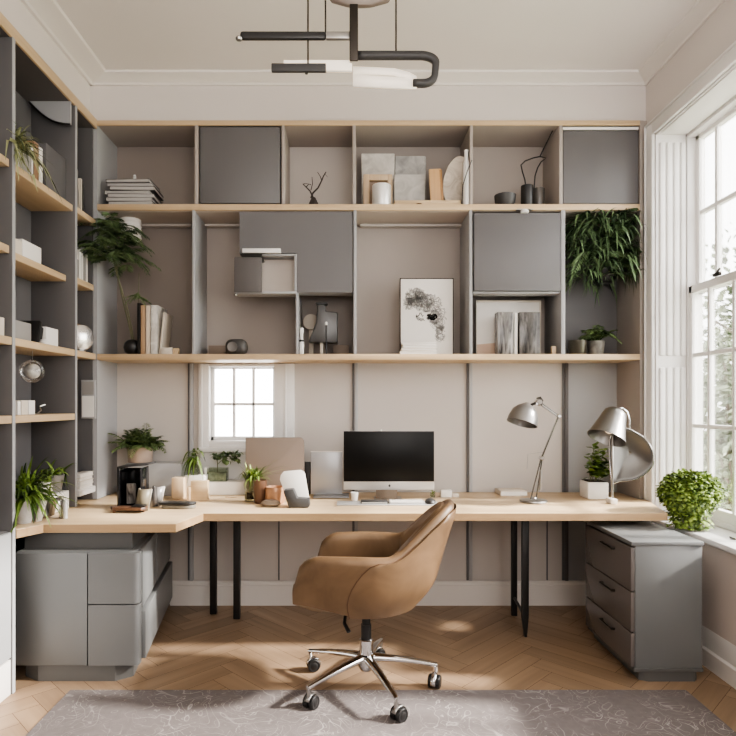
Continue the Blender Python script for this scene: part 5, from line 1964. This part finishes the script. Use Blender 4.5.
# top shelf of the bay: plant and books
t = thing('potted_plant', 'variegated grassy plant arching over the top shelf of the tall bookcase', 'plant', (-1.66, 2.85, ZA))
c = Vector((-1.61, 2.84, ZA))
m = MB()
pot(m, c, .04, .05, .08)
m.build('pot', M_POTW, t)
random.seed(81)
m = MB()
for k in range(120):
    strap(m, c + Vector((rnd(-.02, .04), rnd(-.04, .03), .08)), rnd(-1.5, 1.2), rnd(.12, .28), rnd(.0, 1.45), rnd(.4, 1.3), rnd(.005, .010), .6, 8)
m.v = [Vector((max(-1.79, p.x), max(p.y, 2.785) if p.x < -1.545 else p.y, max(p.z, ZA + .002) if p.x < -1.55 else p.z)) for p in m.v]
m.build('foliage', leafmat('grassy_leaf', (44, 58, 30), (170, 172, 128)), t, angle=0)
up_book(-1.72, -1.575, 2.965, 2.985, ZA, ZA + .155, M_PAPER, 'white book nearest the grassy plant on the bookcase top shelf', 'books on the bookcase top shelf', 'Y')
up_book(-1.74, -1.575, 2.99, 3.035, ZA, ZA + .19, wood('brown_spine', (132, 104, 80), (166, 134, 106), 'Z'), 'brown wooden spined book between two white books', 'books on the bookcase top shelf', 'Y')
up_book(-1.73, -1.575, 3.04, 3.075, ZA, ZA + .185, M_PAPER, 'white book beyond the brown one on the bookcase top shelf', 'books on the bookcase top shelf', 'Y')
# second shelf
bx3(-1.74, ly(20, -1.61) * (20 - CX) / F, 2.86, 2.945, ZB, ZB + .07, 'storage_box', M_CREAM, 'short cream box at the near end of the second bookcase shelf', 'box')
bx3(-1.76, -1.61, 2.95, 3.13, ZB, ZB + .085, 'storage_box', M_PAPER, 'long white box on the second shelf of the bookcase', 'box')
# third shelf
bx3(-1.75, -1.58, 2.82, 2.975, ZC_, ZC_ + .09, 'storage_box', M_GREYC, 'grey box near the plain end of the third bookcase shelf', 'box')
bx3(-1.75, -1.60, 3.16, 3.29, ZC_, ZC_ + .10, 'storage_box', M_PAPER, 'off white box beside the black binder on the third bookcase shelf', 'box')
T = Matrix.Translation((-1.66, 3.06, ZC_ + .002)) @ Matrix.Rotation(R(-14), 4, 'X')
t = thing('binder', 'black binder leaning between the grey and the white box', 'binder', (-1.66, 3.06, ZC_))
MB().box(-.09, .07, -.012, .012, .003, .12, .003, mat=T).build('cover', M_BLACK, t)
MB().box(-.08, .064, .013, .045, .016, .10, .002, mat=T).build('pages', M_CHAR, t)
m = MB().lathe([(0, 0), (.022, 0), (.026, .01), (.02, .024), (0, .03)], (-1.578, 3.10, ZC_), 16)
single(m, 'pebble', M_POTW, 'small white pebble before the black binder', 'ornament')
# fourth shelf
c = Vector((-1.62, 3.06, 1.50))
t = thing('glass_globe', 'clear glass globe hanging under the third bookcase shelf', 'ornament', c)
m = MB()
m.lathe([(0, -.06)] + [(.06 * math.sin(PI * i / 14), -.06 * math.cos(PI * i / 14)) for i in range(1, 14)] + [(0, .06)], c, 26)
m.build('globe', M_GLASS, t)
m = MB().lathe([(0, -.04)] + [(.04 * math.sin(PI * i / 10), -.04 * math.cos(PI * i / 10)) for i in range(1, 10)] + [(0, .04)], c, 20)
m.build('core', marbled('pearl', (150, 148, 144), (216, 212, 204), 14, 1, .2), t)
MB().tube([c + Vector((0, 0, .06)), (c.x, c.y, ZM - .0365)], .0018, 5).build('cord', M_STEEL, t)
for i, (ya, yb, h, cc_) in enumerate(((2.86, 2.89, .065, M_PAPER), (2.893, 2.955, .07, M_CREAM), (2.958, 3.02, .07, M_PAPER))):
    up_book(-1.70, -1.585, ya, yb, ZD, ZD + h, cc_, ('thin white pocket book at the near end of the fourth bookcase shelf', 'cream pocket book, second in the short row under the globe', 'thick white pocket book under the glass globe')[i], 'pocket books on the bookcase', 'Y')
m = MB().tube([(-1.60, 3.07, ZD + .003), (-1.585, 3.08, ZD + .02), (-1.58, 3.06, ZD + .032), (-1.59, 3.075, ZD + .04), (-1.575, 3.10, ZD + .05)], .004, 6)
m.lathe([(0, 0), (.01, 0), (.006, .006), (0, .006)], (-1.60, 3.07, ZD), 10)
single(m, 'wire_ornament', M_STEEL, 'small twisted wire ornament beside the pocket books', 'ornament')
# narrow end bay
YE = 3.55
t = thing('vase', 'tall slim silver vase in the narrow top bay of the bookcase', 'vase', (-1.585, 3.44, 2.456))
MB().box(XK, XF, 3.408, 3.664, 2.42, 2.456, .003).build('shelf', M_OAKY, bc)
c = Vector((-1.585, 3.45, 2.4566))
MB().lathe([(0, 0), (.018, 0), (.022, .01), (.024, .09), (.017, .16), (.02, .21), (.014, .24), (.012, .23), (.012, .1), (0, .09)], c, 20).build('body', M_STEEL, t)
up_book(-1.70, -1.57, 3.50, 3.517, 2.4566, 2.65, M_CREAM, 'thin cream book beside the slim silver vase', 'books in the narrow top bay', 'Y')
up_book(-1.70, -1.57, 3.525, 3.548, 2.4566, 2.62, M_CHAR, 'dark book behind the slim silver vase in the narrow bay', 'books in the narrow top bay', 'Y')
for i, (ya, w, h, cc_) in enumerate(((3.43, .02, .2, M_CHAR), (3.455, .03, .11, M_GREYC), (3.49, .03, .16, M_PAPER), (3.524, .02, .18, M_PAPER), (3.548, .03, .2, M_GREYC), (3.582, .022, .19, M_PAPER))):
    up_book(-1.71, -1.575, ya, ya + w, ZB, ZB + h, cc_, ('tall charcoal book, first in the narrow bay row', 'short grey book beside the charcoal one', 'white book next to the short grey one', 'thin white book in the middle of the narrow bay row', 'tall grey book near the end of the narrow bay row', 'white book closing the narrow bay row')[i], 'books in the narrow middle bay', 'Y')
c = Vector((-1.572, 3.50, ZC_ + .082))
t = thing('disc_sculpture', 'polished silver disc sculpture standing in the narrow bay of the bookcase', 'sculpture', c)
T = Matrix.Rotation(R(-40), 4, 'Z') @ Matrix(((0, 0, 1, 0), (1, 0, 0, 0), (0, 1, 0, 0), (0, 0, 0, 1)))
MB().lathe([(0, -.01), (.07, -.008), (.08, 0), (.07, .02), (.03, .032), (0, .035)], c, 34, T).build('disc', metal('pearl_metal', (216, 212, 208), .25), t)
MB().lathe([(0, -.0815), (.03, -.0815), (.028, -.07), (0, -.068)], c, 18).build('foot', M_STEEL, t)
# hanging frame in the narrow bay
t = thing('hanging_picture', 'narrow glass fronted white frame hung on the end panel above the desk', 'frame', (gx(88, 3.65), 3.65, 1.3))
x0, x1, za, zb_ = gx(81.5, 3.655), gx(95.8, 3.655), gz(418.5, 3.655), gz(380, 3.655)
MB().box(x0, x1, 3.648, 3.6635, za, zb_, .002).build('frame', M_LGREY, t)
MB().box(x0 + .008, x1 - .008, 3.6455, 3.6478, za + .01, (za + zb_) / 2 + .02).build('print', M_PAPER, t)
MB().box(x0 + .008, x1 - .008, 3.6455, 3.6478, (za + zb_) / 2 + .028, zb_ - .01).build('print', M_GREYC, t)
# paper stack on a little ledge below it
x0, x1 = gx(78.5, 3.6), gx(97, 3.6)
MB().box(x0, -1.553, 3.45, 3.66, .80, .836, .002).build('ledge', M_WHITE, bc)
z = .8366
for i in range(4):
    lay_book(x0 + .004 + .004 * (i % 2), -1.556 - .004 * ((i + 1) % 2), 3.47, 3.645, z, z + .022, (M_PAPER, M_POTW, M_CREAM, M_PAPER)[i], ('lowest', 'second', 'third', 'topmost')[i] + ' white paper pad of the stack on the ledge in the corner', 'paper pads on the corner ledge', 'paper_pad', 'pad')
    z += .0226
# nearer bay
bx3(-1.74, -1.575, 2.60, 2.735, ZC_, ZC_ + .085, 'storage_box', M_CREAM, 'cream box cut by the photo edge on the third bookcase shelf', 'box')
t = thing('picture_frame', 'large cream framed picture at the photo edge on the fourth bookcase shelf', 'frame', (-1.64, 2.68, ZD))
MB().box(-1.75, -1.60, 2.715, 2.73, ZD, ZD + .27, .002).build('frame', M_CREAM, t)
MB().box(-1.735, -1.615, 2.712, 2.7148, ZD + .02, ZD + .25).build('print', M_PAPER, t)
MB().box(-1.80 + .002, -1.61, 2.55, 2.74, .98, 1.06, .003).build('drawer_box', M_BLACK, bc)

# ------------------------------------------------------------------ things on the short desk arm, in the bookcase bay
bx3(-1.75, -1.572, 3.10, 3.36, DT, DT + .10, 'storage_box', M_PAPER, 'long white box on the short desk arm beside the bookcase', 'box', bev=.004)
zz = DT + .1007
z = zz
for i in range(3):
    lay_book(-1.70, -1.585, 3.11, 3.2, z, z + .022, (M_PAPER, M_CREAM, M_PAPER)[i], ('lower', 'middle', 'upper')[i] + ' small white book stacked on the long white box', 'books on the long white box', rz=R((3, -4, 6)[i]))
    z += .0226
c = Vector((-1.63, 3.285, zz))
t = thing('potted_plant', 'small leafy plant in a grey pot on the long white box', 'plant', c)
m = MB()
pot(m, c, .045, .062, .095)
m.build('pot', M_POTG, t)
soil(c, .052, c.z + .085, t)
random.seed(91)
m = MB()
for k in range(46):
    strap(m, c + Vector((rnd(-.03, .03), rnd(-.03, .03), .085)), rnd(0, 2 * PI), rnd(.1, .2), rnd(.1, 1.3), rnd(.4, 1.2), rnd(.01, .016), .5, 8)
m.v = [Vector((max(-1.79, p.x), min(3.378, p.y) if p.x < -1.545 else p.y, max(p.z, zz + .002))) for p in m.v]
m.build('foliage', G_MID, t, angle=0)
c = Vector((-1.60, 2.94, DT))
t = thing('potted_plant', 'spreading strap leaved plant in a tall white pot at the desk end', 'plant', c)
m = MB()
pot(m, c, .036, .05, .125)
m.build('pot', marbled('pale_pot', (176, 172, 168), (224, 220, 216), 8, 1, .35), t)
soil(c, .042, c.z + .115, t)
random.seed(97)
m = MB()
for k in range(110):
    strap(m, c + Vector((rnd(-.03, .03), rnd(-.03, .03), .12)), rnd(-1.4, 1.5), rnd(.2, .36), rnd(.2, 1.5), rnd(.3, .85), rnd(.009, .016), .5, 9)
m.v = [Vector((max(-1.79, p.x), max(p.y, 2.785) if p.x < -1.545 else p.y, max(p.z, DZ + .004))) for p in m.v]
m.build('foliage', G_MID, t, angle=0)
# white wrapping beside the pot and a bent grey metal letter rack
m = MB()
rows = []
for i in range(14):
    a = R(-30 + 230 * i / 13)
    r = .04 + .008 * math.sin(3 * a)
    cx_, cy_ = -1.575, 2.975
    rows.append([Vector((cx_ + r * .8 * math.cos(a), cy_ + r * math.sin(a), DT)), Vector((cx_ + .012 + r * 1.25 * math.cos(a), cy_ + .01 + r * 1.2 * math.sin(a), DT + .11 + .03 * math.sin(a * 1.5 + 1)))])
m.grid(rows)
tag(m.build('paper_wrap', M_PAPER, angle=60, solid=.004), 'crumpled white paper wrap standing beside the tall white pot', 'paper')
t = thing('letter_rack', 'bent grey metal letter rack on the short desk arm', 'rack', (-1.53, 3.06, DZ))
pts = [(-1.60, .0), (-1.585, .11), (-1.57, .118), (-1.55, .105), (-1.535, .015), (-1.525, .01), (-1.51, .09), (-1.495, .1), (-1.475, .085), (-1.465, .0)]
rows = [[Vector((a, 3.035, DT + .003 + b)), Vector((a, 3.095, DT + .003 + b))] for a, b in pts]
MB().grid(rows).build('body', M_STEEL, t, angle=60, solid=.005)
m = MB().lathe([(0, 0), (.012, 0), (.012, .095), (.009, .095), (.009, .01), (0, .01)], (-1.448, 3.05, DT), 16)
m.build('tube', M_SILVER, t)

# ================================================================== GARDEN OUTSIDE THE TALL WINDOW
gr = struct(MB().box(RX + .25, 30, -6, 34, -.7, -.6).build('ground', paint('garden_ground', (150, 152, 128), .9, .1, 2)), 'pale garden ground outside the window', 'ground')
random.seed(123)
gl = ['pale leafy garden tree seen through the middle of the window', 'tall airy garden tree with thin top behind the window', 'low dense garden shrub seen through the bottom panes', 'bushy garden tree further behind the others', 'loose garden tree toward the window edge']
for i, (x, y, zc, rx_, ry_, rz_, n, sz) in enumerate(((5.6, 8.9, 1.2, 1.0, 1.0, 1.35, 1500, .13), (7.4, 11.0, 2.6, 1.3, 1.2, 2.3, 1300, .16), (4.7, 7.3, -.05, .9, .9, .75, 1300, .1), (10.2, 15.5, 1.8, 2.0, 1.5, 2.4, 1500, .2), (5.2, 7.2, 1.5, .8, .8, 1.5, 900, .13))):
    t = thing(('garden_tree', 'garden_tree', 'garden_shrub', 'garden_tree', 'garden_tree')[i], gl[i], 'shrub' if i == 2 else 'tree', (x, y, -.6), 'trees outside the window')
    m = MB()
    zl = max(-.55, zc - rz_ * .9)
    m.tube([(x, y, -.6), (x + .05, y, zc * .5 - .2), (x - .03, y + .04, zc + rz_ * .7)], [.07, .055, .012], 8)
    for k in range(7):
        a = rnd(0, 2 * PI)
        z_ = rnd(zl + .2, zc + rz_ * .4)
        m.tube([(x, y, z_), (x + math.cos(a) * rx_ * .4, y + math.sin(a) * ry_ * .4, z_ + .2), (x + math.cos(a) * rx_ * .75, y + math.sin(a) * ry_ * .75, z_ + .5)], [.025, .018, .006], 6)
    m.build('trunk', M_BARK, t)
    m = MB()
    bush(m, (x, y, zc), (rx_, ry_, rz_), n, sz, .34, .2, .2)
    m.v = [Vector((p.x, p.y, max(p.z, -.58))) for p in m.v]
    m.build('foliage', G_OUT, t, angle=0)

# ================================================================== LIGHT
w = bpy.data.worlds.new('sky')
scene.world = w
w.use_nodes = True
nt = w.node_tree
bg = nt.nodes['Background']
bg.inputs['Color'].default_value = (1.0, .99, .98, 1)
bg.inputs['Strength'].default_value = WORLD
sun = bpy.data.lights.new('sun', 'SUN')
sun.energy = SUN
sun.angle = R(4)
sun.color = (1, .95, .88)
so = bpy.data.objects.new('sun', sun)
COL.objects.link(so)
so.rotation_euler = Vector((-1, .10, -.60)).to_track_quat('-Z', 'Y').to_euler()


def area(name, loc, size, size_y, power, aim, color=(1, .96, .9), portal=False):
    l = bpy.data.lights.new(name, 'AREA')
    l.shape = 'RECTANGLE'
    l.size, l.size_y = size, size_y
    l.energy = power
    l.color = color
    o = bpy.data.objects.new(name, l)
    COL.objects.link(o)
    o.location = loc
    o.rotation_euler = (Vector(aim) - Vector(loc)).to_track_quat('-Z', 'Y').to_euler()
    if portal:
        l.cycles.is_portal = True
    return o


area('window_portal', (RX + .22, (WY0 + WY1) / 2, (WZ0 + WZ1) / 2), WY1 - WY0, WZ1 - WZ0, 1, (0, (WY0 + WY1) / 2, (WZ0 + WZ1) / 2), portal=True)
area('small_window_portal', ((BX0 + BX1) / 2, 4.21, (BZ0 + BZ1) / 2), BX1 - BX0, BZ1 - BZ0, 1, ((BX0 + BX1) / 2, 0, (BZ0 + BZ1) / 2), portal=True)
area('room_fill', (.2, -.4, 1.9), 2.8, 2.0, FILL, (.2, -.39, 3.3), (1, .985, .965))
area('front_fill', (.9, -1.2, 2.1), 1.8, 1.6, FILL2, (-.2, 4.0, 1.7), (1, .98, .95))

# ================================================================== CAMERA
cam = bpy.data.cameras.new('camera')
cam.sensor_width = 36
cam.lens = 36 * F / 736
cam.shift_x = (368 - CX) / 736
cam.shift_y = (CY - 368) / 736
cam.clip_start = .05
co = bpy.data.objects.new('camera', cam)
COL.objects.link(co)
co.location = (0, 0, H)
co.rotation_euler = (PI / 2, 0, 0)
scene.camera = co
scene.view_settings.view_transform = 'AgX'
scene.view_settings.look = LOOK
scene.view_settings.exposure = EXPO
scene.cycles.use_denoising = True
scene.cycles.max_bounces = 8
scene.cycles.transparent_max_bounces = 16
